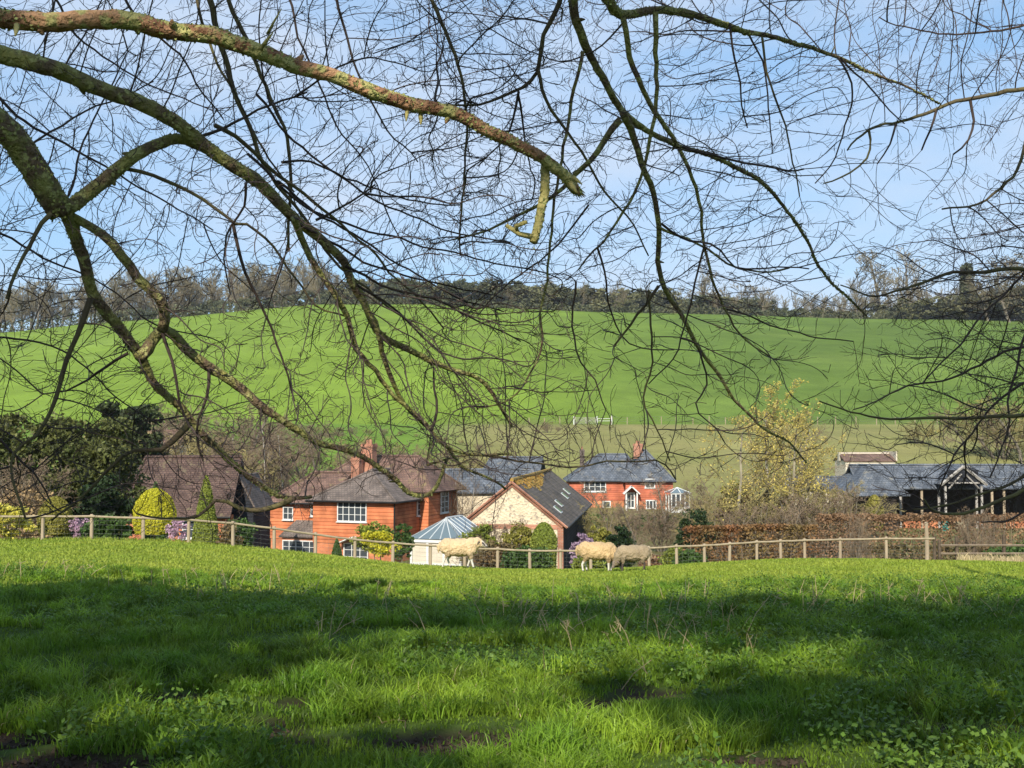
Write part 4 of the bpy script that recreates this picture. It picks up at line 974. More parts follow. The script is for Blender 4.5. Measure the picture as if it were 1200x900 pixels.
def hip_roof(par, x0, x1, y0, y1, ze, zr, hl=None, hr=None, ov=.35, m='brown_roof', axis='x', name='roof'):
    """hl / hr: inset of the ridge ends (0 = gable)"""
    mb = MB(); x0 -= ov; x1 += ov; y0 -= ov; y1 += ov
    if axis == 'x':
        c = (y0+y1)/2; hl = (c-y0) if hl is None else hl; hr = (c-y0) if hr is None else hr
        A, B_, Cc, D = (x0,y0,ze), (x1,y0,ze), (x1,y1,ze), (x0,y1,ze); E, F = (x0+hl, c, zr), (x1-hr, c, zr)
        slab(mb, [A,B_,F,E]); slab(mb, [Cc,D,E,F])
        if hl: slab(mb, [D,A,E])
        if hr: slab(mb, [B_,Cc,F])
    else:
        c = (x0+x1)/2; hl = (c-x0) if hl is None else hl; hr = (c-x0) if hr is None else hr
        A, B_, Cc, D = (x0,y0,ze), (x1,y0,ze), (x1,y1,ze), (x0,y1,ze); E, F = (c, y0+hl, zr), (c, y1-hr, zr)
        slab(mb, [D,A,E,F]); slab(mb, [B_,Cc,F,E])
        if hl: slab(mb, [A,B_,E])
        if hr: slab(mb, [Cc,D,F])
    o = mb.build(name, Mt[m], par)
    rd = MB(); rd.bar(np.array(E)+[0,0,.03], np.array(F)+[0,0,.03], .12, 8)
    for q, e_ in (((A, E), hl), ((B_, F if axis == 'x' else E), hr if axis == 'x' else hl), ((Cc, F), hr), ((D, E if axis == 'x' else F), hl if axis == 'x' else hr)):
        if e_: rd.bar(np.array(q[0])+[0,0,.02], np.array(q[1])+[0,0,.03], .09, 6)
    rd.build('ridge_tiles', Mt[m], o)
    return o
def gutter(par, p, q, r=.07): MB().bar(p, q, r, 8).build('gutter', Mt['black_metal'], par)
def chimney(par, x, y, z0, z1, w_=.6, d=.6, m='old_brick', pots=2):
    mb = MB().box((x-w_/2, y-d/2, z0), (x+w_/2, y+d/2, z1)).box((x-w_/2-.06, y-d/2-.06, z1-.28), (x+w_/2+.06, y+d/2+.06, z1-.12))
    o = mb.build('chimney', Mt[m], par)
    pt = MB()
    for i in range(pots):
        cx = x+(i-(pots-1)/2)*.28; pt.tubes([(np.array([[cx, y, z1-.02],[cx, y, z1+.35]]), np.array([.12, .10]))], 10, cap=True)
    pt.build('chimney_pot', Mt['old_brick'], o)

def hpos(px, Y, rz=0): return (X(px, Y), Y, gz(X(px, Y), Y))
# --- tile-hung cottage in the middle left. origin: front left corner of the projecting block
Y0 = 80; rz = -R(20); W1 = 6.6
cr_ = np.array([X(462, 80), 80.]); lf_ = cr_-W1*np.array([cos(rz), sin(rz)])      # right and left front corners
ox, oy = lf_; oz = gz(ox, oy)-.3
H1 = thing('brick_cottage', 'orange tile-hung cottage with brown tiled roof and white windows, left of the flint barn', 'house', (ox, oy, oz), rz)
ez = Z(588, 80)-oz; zj = Z(638, 80)-oz
w_ = MB().box((0,0,zj), (W1,7.6,ez)); w_.box((-4.9,2.0,zj), (-.01,8.2,ez-.35))
w_.build('wall', Mt['orange_tile'], H1)
MB().box((.05,.05,-2), (W1-.05,7.5,zj-.003)).box((-4.85,2.05,-2), (.04,8.1,zj-.003)).build('brick_base', Mt['orange_brick'], H1)
hip_roof(H1, 0, W1, 0, 8.4, ez, ez+2.15, hl=3.3, hr=2.0, axis='y', m='dark_roof', ov=.4)
hip_roof(H1, -3.0, W1+.9, 4.2, 10.2, ez+.55, ez+3.15, hl=3.4, hr=2.6, m='brown_roof')
MB().box((W1-.6,4.4,ez-1.2),(W1+.75,10,ez+.55)).build('upper_wall', Mt['orange_tile'], H1)
hip_roof(H1, -4.9, .3, 2.0, 7.6, ez-.35, ez+1.9, hl=2.6, hr=0, m='brown_roof', ov=.35)
chx = 1.7; chimney(H1, chx, 5.6, ez+1, Z(520, 88)-oz, .95, .8); chimney(H1, chx-.5, 4.6, ez+.5, Z(535, 88)-oz, .7, .7, pots=0+1)
gutter(H1, (-.4,-.42,ez-.02), (W1+.4,-.42,ez-.02)); gutter(H1, (W1+.42,-.4,ez-.02), (W1+.42,4.2,ez-.02)); gutter(H1, (-5.2,1.6,ez-.37), (-.42,1.6,ez-.37))
MB().bar((W1+.08,-.06,ez-.1), (W1+.08,-.06,-1), .06, 8).build('drainpipe', Mt['black_metal'], H1)
window(H1, 2.05, 0, Z(611, 81)-oz, 2.4, 1.55, 5, 3)
window(H1, 2.6, 0, Z(659, 81)-oz, 2.0, 1.45, 3, 3)
window(H1, -4.9+1.15, 2.0, Z(610, 84)-oz, .9, 1.0, 2, 2); window(H1, -4.9+3.55, 2.0, Z(605, 84)-oz, 1.0, 1.45, 2, 3)
window(H1, W1, 3.9, Z(604, 84)-oz, 1.2, 1.35, 2, 3, face='right'); window(H1, W1+.75, 6.6, Z(600, 87)-oz, 1.5, 1.7, 2, 4, face='right')
MB().box((W1-.6,4.4,-2),(W1+.74,10,ez-1.203)).build('rear_wall', Mt['orange_tile'], H1)
# lean-to canopy over the garden doors on the left
mb = MB(); slab(mb, [(-3.3,.6,Z(629,83)-oz),(-.05,.6,Z(629,83)-oz),(-.05,2.0,Z(611,83)-oz),(-2.6,2.0,Z(611,83)-oz)], .12)
mb.build('porch_roof', Mt['dark_roof'], H1)
MB().box((-3.15,.85,-2),(-.06,1.99,Z(631,83)-oz)).build('porch', Mt['orange_brick'], H1)
window(H1, -3.05, .85, Z(656,83)-oz, 2.9, 1.45, 5, 3, name='garden_door')
mb = MB(); slab(mb, [(2.4,-.7,zj+.1),(3.5,-.7,zj+.55),(3.5,0,zj+.55),(2.4,0,zj+.1)], .06); slab(mb, [(4.6,-.7,zj+.1),(3.5,-.7,zj+.55),(3.5,0,zj+.55),(4.6,0,zj+.1)], .06)
mb.build('door_hood', Mt['white_paint'], H1)

# --- conservatory
Yc = 61; cx = X(483, Yc); cz = gz(cx, Yc); rc = -R(20)
CV = thing('conservatory', 'white conservatory with hipped glass roof behind the walking sheep', 'conservatory', (cx, Yc, cz), rc)
ce = Z(632, Yc)-cz; cr = Z(608, Yc)-cz; CW = 2.9; CD = 3.7
fr = MB()
for xx in (0, CW/3, 2*CW/3, CW): fr.box((xx-.06, -.06, -.5), (xx+.06, .06, ce-.101))
for yy in (CD/3, 2*CD/3, CD): fr.box((CW-.06, yy-.06, -.5), (CW+.06, yy+.06, ce-.101)); fr.box((-.06, yy-.06, -.5), (.06, yy+.06, ce-.101))
fr.box((-.1,-.1,ce-.1),(CW+.1,.1,ce+.1)); fr.box((CW-.1,.101,ce-.1),(CW+.1,CD,ce+.1)); fr.box((-.1,.101,ce-.1),(.1,CD,ce+.1))
fr.build('frame', Mt['white_paint'], CV)
MB().box((.061,-.03,-.5),(CW-.061,.03,.75)).box((CW-.03,.061,-.5),(CW+.03,CD,.75)).build('dwarf_wall', Mt['white_paint'], CV)
MB().box((.07,-.02,.752),(CW-.07,.02,ce-.105)).box((CW-.02,.07,.752),(CW+.02,CD,ce-.105)).build('side_glass', Mt['cream_wall'], CV)
gr = MB(); A,B_,D_,E_ = (-.15,-.15,ce+.1),(CW+.15,-.15,ce+.1),(CW+.15,CD,ce+.1),(-.15,CD,ce+.1); F_,G_ = (CW/2,1.4,cr),(CW/2,CD,cr)
slab(gr,[A,B_,F_],.03); slab(gr,[B_,D_,G_,F_],.03); slab(gr,[E_,A,F_,G_],.03); rg = gr.build('glass_roof', Mt['roof_glass'], CV)
rb = MB(); L3 = lambda a,b,t: tuple(a[i]*(1-t)+b[i]*t for i in range(3))
for t_ in np.linspace(0,1,7): rb.bar(L3(B_,D_,t_), L3(F_,G_,max(0,(t_*CD-1.4)/(CD-1.4))), .035, 4); rb.bar(L3(A,E_,t_), L3(F_,G_,max(0,(t_*CD-1.4)/(CD-1.4))), .035, 4)
for t_ in np.linspace(0,1,6): rb.bar(L3(A,B_,t_), F_, .035, 4)
rb.bar(F_,G_,.07,6); rb.build('glazing_bar', Mt['grey_frame'], rg)

# --- flint barn
Yb = 66; bx_ = X(600, Yb); bz = gz(bx_, Yb); rb_ = -R(7.5)
BN = thing('flint_barn', 'long flint barn with brick-edged gable and dark tiled roof with skylights', 'barn', (bx_, Yb, bz), rb_)
hw = 3.02; ze = Z(611, Yb)-bz; za = Z(563, Yb)-bz; LB = 23.5
MB().prism([(-hw,-1),(hw-.32,-1),(hw-.32,ze-.1),(hw,ze-.1),(0,za-.12),(-hw,ze-.1)], 0, .4).build('gable_wall', Mt['flint'], BN)
MB().box((hw-.30,-.02,-1),(hw+.02,.42,ze-.1)).box((-hw,-.03,ze-.42),(hw-.301,.02,ze-.14)).build('brick_quoin', Mt['old_brick'], BN)
MB().box((hw-.2,.42,-1),(hw-.02,LB,ze-.1)).box((-hw,.42,-1),(-hw+.2,LB,ze-.1)).box((-hw,LB,-1),(hw-.02,LB+.2,ze-.1)).build('side_wall', Mt['weatherboard'], BN)
sr = MB(); ov = .18; sl_ = (za-ze)/hw
slab(sr, [(0,-ov,za),(hw+.3,-ov,ze-.3*sl_),(hw+.3,LB+.2,ze-.3*sl_),(0,LB+.2,za)], .10); slab(sr, [(0,-ov,za),(-hw-.3,-ov,ze-.3*sl_),(-hw-.3,LB+.2,ze-.3*sl_),(0,LB+.2,za)], .10)
ro = sr.build('roof', Mt['barn_roof'], BN)
rt2 = MB().bar((0,-ov,za+.04),(0,LB+.2,za+.04),.13,8); rt2.build('ridge_tiles', Mt['moss_orange'], ro)
# mossy patch near the ridge
mp_ = MB(); rngm = np.random.default_rng(3)
n_ = 9000; ty = rngm.random(n_)**1.4*16; td = rngm.random(n_)**1.8*1.5*np.clip(1.1-ty/17, .15, 1); k = (vnoise(td*2.2, ty*1.1, 4, 3) > .40) & (td < .35+1.3*vnoise(ty*.5, ty*0, 8, 2)*np.clip(1.3-ty/14, .2, 1)); ty = ty[k]; td = td[k]; n_ = len(td)
mp_v = np.stack([td, ty, za-td*sl_+.02], 1); leaf_cards(mp_, mp_v, .10, rngm, nrm=np.tile([.64,0,.77],(n_,1))*4); mp_.build('moss', Mt['moss_orange'], ro)
vb = MB(); 
for s_ in (-1, 1):
    vb.tubes([(np.array([[0,-ov-.03,za-.08],[s_*(hw+.28),-ov-.03,ze-.3*sl_-.06]]), np.array([.07,.07]))], 4, cap=True)
    vb.tubes([(np.array([[0,-.05,za-.26],[s_*(hw-.02),-.05,ze-.28]]), np.array([.09,.09]))], 4, cap=True)
vb.build('brick_verge', Mt['old_brick'], BN)
for (t_, yy) in ((.80,3.2),(.72,6.6),(.66,13.5),(.60,17.2)):
    xx = hw*t_; zz = za-xx*sl_; d = .36
    v = [(xx-d*.7,yy,zz+d*.7*sl_+.06),(xx+d*.7,yy,zz-d*.7*sl_+.06),(xx+d*.7,yy+1.0,zz-d*.7*sl_+.06),(xx-d*.7,yy+1.0,zz+d*.7*sl_+.06)]
    mb = MB(); slab(mb, v, .06); sk = mb.build('skylight', Mt['grey_frame'], ro)
    v2 = [(xx-d*.55,yy+.1,zz+d*.55*sl_+.075),(xx+d*.55,yy+.1,zz-d*.55*sl_+.075),(xx+d*.55,yy+.9,zz-d*.55*sl_+.075),(xx-d*.55,yy+.9,zz+d*.55*sl_+.075)]
    mb = MB(); slab(mb, v2, .02); mb.build('pane', Mt['roof_glass'], sk)
gutter(BN, (hw+.32,-ov,ze-.3*sl_-.05), (hw+.32,LB,ze-.3*sl_-.05), .06)

# --- cream stone outbuilding with dark roof between cottage and barn, and the slate-roofed building behind it
Yo = 96; x0 = X(518, Yo); oz = gz(x0, Yo)
OB = thing('outbuilding', 'long low stone outbuilding with dark roof between the orange cottage and the flint barn', 'outbuilding', (x0, Yo, oz), R(4))
e_ = Z(577, Yo)-oz; MB().box((0,0,-1),(6.6,5,e_)).build('wall', Mt['flint'], OB)
hip_roof(OB, 0, 6.6, 0, 5, e_, Z(551, 98)-oz, hl=0, hr=0, m='slate')
Ys = 112; x0 = X(560, Ys); oz = gz(x0, Ys)
SB = thing('slate_building', 'blue-grey slate roofed building just behind the flint barn', 'building', (x0, Ys, oz), -R(12))
e_ = Z(568, Ys)-oz; MB().box((0,0,-1),(5.8,6,e_)).build('wall', Mt['cream_wall'], SB)
hip_roof(SB, 0, 5.8, 0, 6, e_, Z(536, 115)-oz, hl=1.0, hr=0, m='slate')
MB().box((5.5,-.3,e_),(6.1,-.1,e_+.3)).build('parapet', Mt['cream_wall'], SB)

# --- house with slate roof on the right of the barn
Yh = 135; hx = X(667, Yh); hz = gz(hx, Yh)
H2 = thing('red_house', 'red tile-hung house with blue-grey slate hipped roof and two chimneys', 'house', (hx, Yh, hz), 0)
e_ = Z(564, Yh)-hz; r2 = Z(533, Yh)-hz; r3 = Z(528, Yh)-hz; zj = Z(586, Yh)-hz
MB().box((0,0,zj),(6.7,8,e_)).box((6.71,-1.2,zj),(12.4,8,e_)).build('wall', Mt['red_tile'], H2)
MB().box((.05,.05,-1),(6.65,7.9,zj-.003)).box((6.76,-1.15,-1),(12.35,7.9,zj-.003)).build('ground_floor_wall', Mt['orange_brick'], H2)
hip_roof(H2, 0, 9, 0, 8, e_, r2, hl=4.2, hr=2, m='slate'); hip_roof(H2, 6.7, 12.4, -1.2, 8, e_+.003, r3, hl=3.6, hr=3.2, m='slate', axis='y')
chimney(H2, 8.8, 4, r2-.5, Z(520,Yh)-hz, 1.1, .8); chimney(H2, 1.9, 5.5, e_+1, Z(527,Yh)-hz, .55, .6, m='dark_roof', pots=1)
gutter(H2, (-.35,-.38,e_),(6.3,-.38,e_)); gutter(H2, (6.35,-1.6,e_),(12.7,-1.6,e_))
window(H2, 1.75, 0, Z(576,Yh)-hz, 2.7, 1.25, 4, 2, bar=.08); window(H2, 9.0, -1.2, Z(571,Yh)-hz, 1.25, 1.1, 2, 2, bar=.08)
window(H2, 9.1, -1.2, Z(605,Yh)-hz, 1.3, 2.1, 3, 2, bar=.09, name='french_door'); window(H2, 4.0, 0, Z(602,Yh)-hz, 1.0, 1.6, 1, 2, bar=.08)
MB().box((6.6,-2.2,-1),(6.75,-1.21,1.9)).box((7.9,-2.2,-1),(8.05,-1.21,1.9)).build('porch', Mt['white_paint'], H2)
mb = MB(); slab(mb, [(6.3,-2.4,1.8),(7.32,-2.4,2.75),(7.32,-1.2,2.75),(6.3,-1.2,1.8)], .14); slab(mb, [(8.35,-2.4,1.8),(7.32,-2.4,2.75),(7.32,-1.2,2.75),(8.35,-1.2,1.8)], .14); mb.build('porch_roof', Mt['white_paint'], H2)
window(H2, 6.85, -1.25, 0, .95, 1.9, 2, 2, bar=.09, name='front_door')
# glass garden room beside it
Yg = 131; gx_ = X(786, Yg); gz_ = gz(gx_, Yg)
GR_ = thing('garden_room', 'small glazed white garden room at the right end of the red house', 'garden room', (gx_, Yg, gz_), R(10))
ge = Z(579,Yg)-gz_; fr = MB()
for xx in np.linspace(0, 2.2, 5): fr.box((xx-.07,-.07,-1),(xx+.07,.07,ge))
for yy in (1,2): fr.box((2.13,yy-.07,-1),(2.27,yy+.07,ge)); fr.box((-.07,yy-.07,-1),(.07,yy+.07,ge))
fr.box((-.1,-.1,ge),(2.3,.1,ge+.15)); fr.box((2.1,.101,ge),(2.3,2,ge+.15)); fr.box((.08,-.05,-1),(2.12,.05,.7)); fr.build('frame', Mt['white_paint'], GR_)
MB().box((.08,-.02,.702),(2.12,.02,ge-.003)).build('side_glass', Mt['glass'], GR_)
gr = MB(); A,B_,D_,E_ = (-.15,-.15,ge+.15),(2.35,-.15,ge+.15),(2.35,2.2,ge+.15),(-.15,2.2,ge+.15); F_ = (1.1,1.1,ge+.75)
for q in ([A,B_,F_],[B_,D_,F_],[D_,E_,F_],[E_,A,F_]): slab(gr,q,.03)
o = gr.build('glass_roof', Mt['roof_glass'], GR_); rb = MB()
for q in (A,B_,D_,E_,L3(A,B_,.5),L3(B_,D_,.5)): rb.bar(q,F_,.05,4)
rb.build('glazing_bar', Mt['white_paint'], o)

# --- stable range on the right
Mt['old_white'] = mat('old_white', (.40, .37, .33), (.28, .26, .23), 6)
Yt = 112; sx = X(985, Yt); sz = gz(X(1080,Yt), Yt)
ST = thing('stable_block', 'long open-fronted stable range with slate roof and white gabled entrance', 'stables', (sx, Yt, sz))
ez = Z(572,Yt)-sz; rz2 = Z(545,115)-sz; T = lambda px: (px-985)/FX*Yt
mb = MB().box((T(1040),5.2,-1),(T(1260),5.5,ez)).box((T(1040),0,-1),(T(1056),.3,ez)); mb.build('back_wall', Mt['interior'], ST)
MB().box((T(1057),.05,-1),(T(1098),.25,.75)).build('low_wall', Mt['orange_brick'], ST)
MB().box((T(1142),.05,-1),(T(1260),.25,.95)).build('low_wall', Mt['orange_brick'], ST)
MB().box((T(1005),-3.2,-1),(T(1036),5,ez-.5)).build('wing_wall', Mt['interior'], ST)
hip_roof(ST, T(1008), T(1262), 0, 5.6, ez, rz2, hl=0, hr=0, m='slate', ov=.4)
hip_roof(ST, T(984), T(1048), -3.4, 5.6, ez-.55, rz2+.02, hl=3.4, hr=2.5, m='slate', axis='y', ov=.2)
for px in (1053,1078,1098,1142,1160,1174,1200,1225): 
    MB().box((T(px)-.11,-.12,-1),(T(px)+.11,.04,ez-.02)).build('post', Mt['old_white' if px in (1053,1098,1142) else 'wood_post'], ST)
gc = T(1120); ga = Z(545,110)-sz; ge = Z(566,110)-sz; mb = MB()
slab(mb, [(gc,-1.6,ga),(gc+2.3,-1.6,ge-.1),(gc+2.3,2.8,ge-.1),(gc,2.8,ga)], .12); slab(mb, [(gc,-1.6,ga),(gc-2.3,-1.6,ge-.1),(gc-2.3,2.8,ge-.1),(gc,2.8,ga)], .12); mb.build('gable_roof', Mt['slate'], ST)
mb = MB()
for s_ in (-1,1):
    mb.tubes([(np.array([[gc,-1.68,ga-.12],[gc+s_*2.3,-1.68,ge-.2]]), np.array([.15,.15]))], 4, cap=True)
    mb.tubes([(np.array([[gc+s_*.2,-1.66,ga-.9],[gc+s_*1.5,-1.66,ge-.55]]), np.array([.08,.08]))], 4, cap=True)
mb.box((gc-1.55,-1.74,ge-.05),(gc+1.55,-1.62,ge+.08)); mb.build('bargeboard', Mt['old_white'], ST)
MB().box((gc-1.9,-1.6,-1),(gc-1.7,-1.4,ge-.3)).box((gc+1.7,-1.6,-1),(gc+1.9,-1.4,ge-.3)).build('gable_post', Mt['old_white'], ST)
MB().box((gc-1.5,-1.5,ge-.02),(gc+1.5,-1.45,ga-.5)).build('gable_board', Mt['weatherboard'], ST)
rl = MB()
for i in range(16): rl.box((T(1146)+i*.22,-.25,.0),(T(1146)+i*.22+.06,-.19,1.25))
rl.box((T(1146),-.19,1.1),(T(1146)+3.4,-.13,1.22)); rl.build('pen_rail', Mt['wood_rail'], ST)
# horse trough/hay and buckets under the gable
def barrel(px, Y, r, h, m, label, nm='barrel', cat='barrel'):
    x = X(px, Y); mb = MB().tubes([(np.array([[0,0,0],[0,0,h*.25],[0,0,h*.5],[0,0,h*.8],[0,0,h]]), np.array([r*.85,r,r*1.03,r,r*.88]))], 14, cap=True)
    o = mb.build(nm, Mt[m], smooth=False, loc=(x, Y, gz(x, Y))); return tag(o, label, cat)
Mt['teal'] = mat('teal', (.02, .30, .26)); Mt['hay'] = mat('hay', (.42, .36, .22), (.30, .26, .18), 8, bump=.04)
barrel(1105, 109.5, .3, .95, 'teal', 'small teal water barrel in the stable entrance')
barrel(1124, 110.8, .75, 1.6, 'hay', 'round pale hay bale standing inside the stable entrance', 'hay_bale', 'hay bale')
# low slate wing at the left of the stables
Yl = 121; lx = X(924, Yl); lz = gz(lx, Yl)
LW = thing('slate_shed', 'low slate-roofed shed left of the stable range behind the bare garden trees', 'shed', (lx, Yl, lz))
e_ = Z(573,Yl)-lz; MB().box((0,0,-1),(6.4,4.4,e_)).build('wall', Mt['cream_wall'], LW); hip_roof(LW, 0, 6.4, 0, 4.4, e_, Z(559,123)-lz, hl=0, hr=0, m='slate')
# cream barn behind
Yk = 150; kx = X(990, Yk); kz = gz(kx, Yk)
CB = thing('cream_building', 'pale cream building showing above the slate roof of the stables', 'building', (kx, Yk, kz), 0)
e_ = Z(540,Yk)-kz; MB().box((0,0,-1),(6.7,5,e_)).build('wall', Mt['cream_wall'], CB)
hip_roof(CB, 0, 6.7, 0, 5, e_, Z(531,152)-kz, hl=0, hr=0, m='brown_roof', ov=.2)
mb = MB(); mb.box((-.22,2.0,e_-.05),(-.08,3.0,e_+1.2)); mb.box((6.78,-.1,e_-.05),(6.95,5.1,e_+1.25)); mb.box((-.05,2.3,Z(531,152)-kz-.1),(6.7,2.7,Z(531,152)-kz+.1)); mb.build('parapet', Mt['cream_wall'], CB)

# --- cottage with big brown roof on the left
Yq = 69; qx = X(147, Yq); qz = gz(qx, Yq)
BC = thing('brown_roofed_cottage', 'low cottage under a broad red-brown tiled roof behind the golden domed shrub', 'cottage', (qx, Yq, qz), R(3))
e_ = Z(606,Yq)-qz; MB().box((0,0,-1),(6.2,6.4,e_)).build('wall', Mt['orange_brick'], BC)
hip_roof(BC, 0, 6.2, 0, 6.6, e_, Z(536,72)-qz, hl=.8, hr=0, m='brown_roof_shaded', ov=.4); gutter(BC, (-.4,-.42,e_),(6.6,-.42,e_))
mb = MB(); window(BC, 3.6, 0, e_-1.3, 1.4, 1.1, 3, 2)
Yr = 72; qx = X(264, Yr); qz = gz(qx, Yr)
DG = thing('dark_outhouse', 'dark gabled weatherboarded outhouse between the brown-roofed cottage and the orange cottage', 'outhouse', (qx, Yr, qz))
e_ = Z(592,Yr)-qz; za_ = Z(556,Yr)-qz
MB().prism([(0,-1),(1.9,-1),(1.9,e_),(.95,za_-.1),(0,e_)], 0, 5).build('wall', Mt['weatherboard'], DG)
mb = MB(); slab(mb, [(.95,-.2,za_),(2.15,-.2,e_-.25),(2.15,5.2,e_-.25),(.95,5.2,za_)], .1); slab(mb, [(.95,-.2,za_),(-.25,-.2,e_-.25),(-.25,5.2,e_-.25),(.95,5.2,za_)], .1); mb.build('roof', Mt['dark_roof'], DG)
Yp = 108; qx = X(152, Yp); qz = gz(qx, Yp)
PH = thing('pale_house', 'distant pale house half hidden behind bare trees left of the orange cottage', 'house', (qx, Yp, qz))
e_ = Z(522,Yp)-qz; MB().box((0,0,-1),(4.5,6,e_)).build('wall', Mt['cream_wall'], PH); hip_roof(PH, 0, 4.5, 0, 6, e_, Z(505,Yp)-qz, hl=0, hr=0, m='brown_roof')
chimney(PH, -.2, 3, e_-2, Z(486,Yp)-qz, .8, .7, m='cream_wall'); window(PH, 1.4, 0, e_-1.6, 1.1, 1.2, 2, 2); window(PH, 2.9, 0, e_-1.6, 1.1, 1.2, 2, 2)
# ------------------------------------------------------------------ paddock fence
FP = [(-260,36.5),(-200,36.8),(-140,37),(-80,37.2),(-20,37.5),(53,38),(110,38),(170,38.2),(223,38.6),(275,39.2),(323,39.8),(371,40.5),(417,41.2),(461,41.8),(505,42.2),(545,42.6),(583,42.8),(621,42.9),(657,43),(692,43.2),(727,43.4),(760,43.6),(792,43.8),(824,44),(853,44.2),(885,44.5),(913,44.7),(941,45),(982,44),(1036,43.5),(1092,43)]
TOPS = [603,603,603,603,603,603,603,605,607,611,617,624,630,634,637,640,641,643,643,643,641,640,638,637,635,633,632,631,630,629,629]
FN = thing('paddock_fence', 'weathered post-and-rail fence with wire mesh running across the paddock', 'fence', (X(53,38), 38, gz(X(53,38),38)))
fo = np.array(FN.location); rngf = np.random.default_rng(8); tp = []
for i, ((px, Y), ty) in enumerate(zip(FP, TOPS)):
    x = X(px, Y); z = gz(x, Y); zt = Z(ty, Y)+.03; lean = rngf.normal()*.015
    p0 = np.array([x, Y, z-.3])-fo; p1 = np.array([x+lean, Y, zt])-fo
    MB().tubes([(np.array([p0, p0*.5+p1*.5, p1-[0,0,.03], p1]), np.array([.064,.060,.058,.048]))], 9, cap=True, rough=.03, rng=rngf).build('post', Mt['wood_dark' if i == len(FP)-1 else 'wood_post'], FN)
    tp.append(p1)
for a, b in zip(tp[:-1], tp[1:]):
    MB().tubes([(np.array([a+[0,-.06,-.07], (a+b)/2+[0,-.06,-.08], b+[0,-.06,-.07]]), np.array([.040,.036,.040]))], 8, cap=True).build('rail', Mt['wood_rail'], FN)
wm = MB()
for a, b in zip(tp[:-1], tp[1:]):
    L_ = np.linalg.norm(b-a)
    for h in (.2,.35,.5,.65,.78): wm.tubes([(np.array([a-[0,-.0,h], b-[0,0,h]]), np.array([.003,.003]))], 3)
    for k in range(int(L_/.25)): q = a+(b-a)*k*.25/L_; wm.tubes([(np.array([q-[0,0,.2], q-[0,0,.78]]), np.array([.002,.002]))], 3)
wm.build('wire_mesh', Mt['wire'], FN)
# dark timber rails continuing at the right
Mt['wood_mid'] = mat('wood_mid', (.15, .115, .08), (.22, .17, .12), 5)
DF = thing('timber_fence', 'dark old timber fence in front of the red hedge at the right edge', 'fence', (X(1098,43.5), 43.5, gz(X(1098,43.5),43.5)))
fo = np.array(DF.location); pr = None
for px, Y, ty in ((1098,43.5,632),(1118,43.6,628),(1138,43.8,634),(1173,44,626),(1215,44.4,634),(1260,44.8,634)):
    x = X(px, Y); p0 = np.array([x, Y, gz(x, Y)-.2])-fo; p1 = np.array([x, Y, Z(ty, Y)])-fo
    MB().tubes([(np.array([p0, p1]), np.array([.08,.07]))], 6, cap=True, rough=.05, rng=rngf).build('post', Mt['wood_dark'], DF)
    t1 = np.array([x, Y-.08, Z(638, Y)])-fo
    if pr is not None:
        for dz in (0, -.32): MB().tubes([(np.array([pr+[0,0,dz], t1+[0,0,dz]]), np.array([.045,.045]))], 5, cap=True).build('rail', Mt['wood_mid'], DF)
    pr = t1
x = X(1083, 46); pz = Z(611, 46)-gz(x, 46)
tag(MB().tubes([(np.array([[0,0,-.2],[.02,0,pz*.5],[0,0,pz-.03],[0,0,pz]]), np.array([.085,.08,.075,.05]))], 10, cap=True).build('timber_post', Mt['wood_post'], loc=(x, 46, gz(x, 46))), 'tall pale timber post standing behind the fence near its right end', 'post')
# wire fence at the foot of the hill and the white gate
WF = thing('field_fence', 'thin wire fence with pale posts along the foot of the green hill', 'fence', (0, 249, gz(0, 249)))
fo = np.array(WF.location); pr = None
for px in list(range(620, 676, 18))+[716, 735, 755, 775, 792, 812, 831, 850, 872, 895, 915, 937, 958, 979, 1003, 1027, 1049, 1072, 1098, 1120, 1145, 1170, 1195, 1220]:
    Y = 249-(px-700)*.004; x = X(px, Y); z = gz(x, Y); h = 1.5+rngf.uniform(-.1,.4)
    p0 = np.array([x,Y,z-.2])-fo; p1 = np.array([x,Y,z+h])-fo
    MB().bar(p0, p1, .09, 5).build('post', Mt['wood_post'], WF)
    if pr is not None and px != 716:
        wr = MB()
        for dz in (.1,.6,1.0): wr.tubes([(np.array([pr-[0,0,dz], p1-[0,0,dz]]), np.array([.02,.02]))], 3)
        wr.build('wire', Mt['wire'], WF)
    pr = p1
x = X(674, 248); GT = thing('field_gate', 'white five-barred gate at the foot of the green hill', 'gate', (x, 248, gz(x, 248)), R(0))
gw = 4.6; mb = MB()
for h in (.3,.6,.9,1.2,1.5): mb.box((0,-.04,h-.04),(gw,.04,h+.04))
mb.build('gate_bar', Mt['old_white'], GT); mb = MB()
for q in (0, gw*.5, gw-.12): mb.box((q,-.06,.2),(q+.12,.06,1.6))
mb.tubes([(np.array([[.1,-.08,.3],[gw*.5,-.08,1.5]]), np.array([.06,.06]))], 4, cap=True); mb.tubes([(np.array([[gw*.5,-.08,.3],[gw-.1,-.08,1.5]]), np.array([.06,.06]))], 4, cap=True)
mb.build('gate_frame', Mt['old_white'], GT)
for q in (-.3, gw+.3): MB().bar((q,0,-.2),(q,0,1.8),.13,8).build('gate_post', Mt['white_paint'], GT)
mb = MB(); mb.bar((gw+.3,0,1.3),(gw+3.6,0,1.3),.05,5).bar((gw+.3,0,.8),(gw+3.6,0,.8),.05,5).bar((gw+3.6,0,-.2),(gw+3.6,0,2.1),.1,6); mb.build('side_rail', Mt['white_paint'], GT)

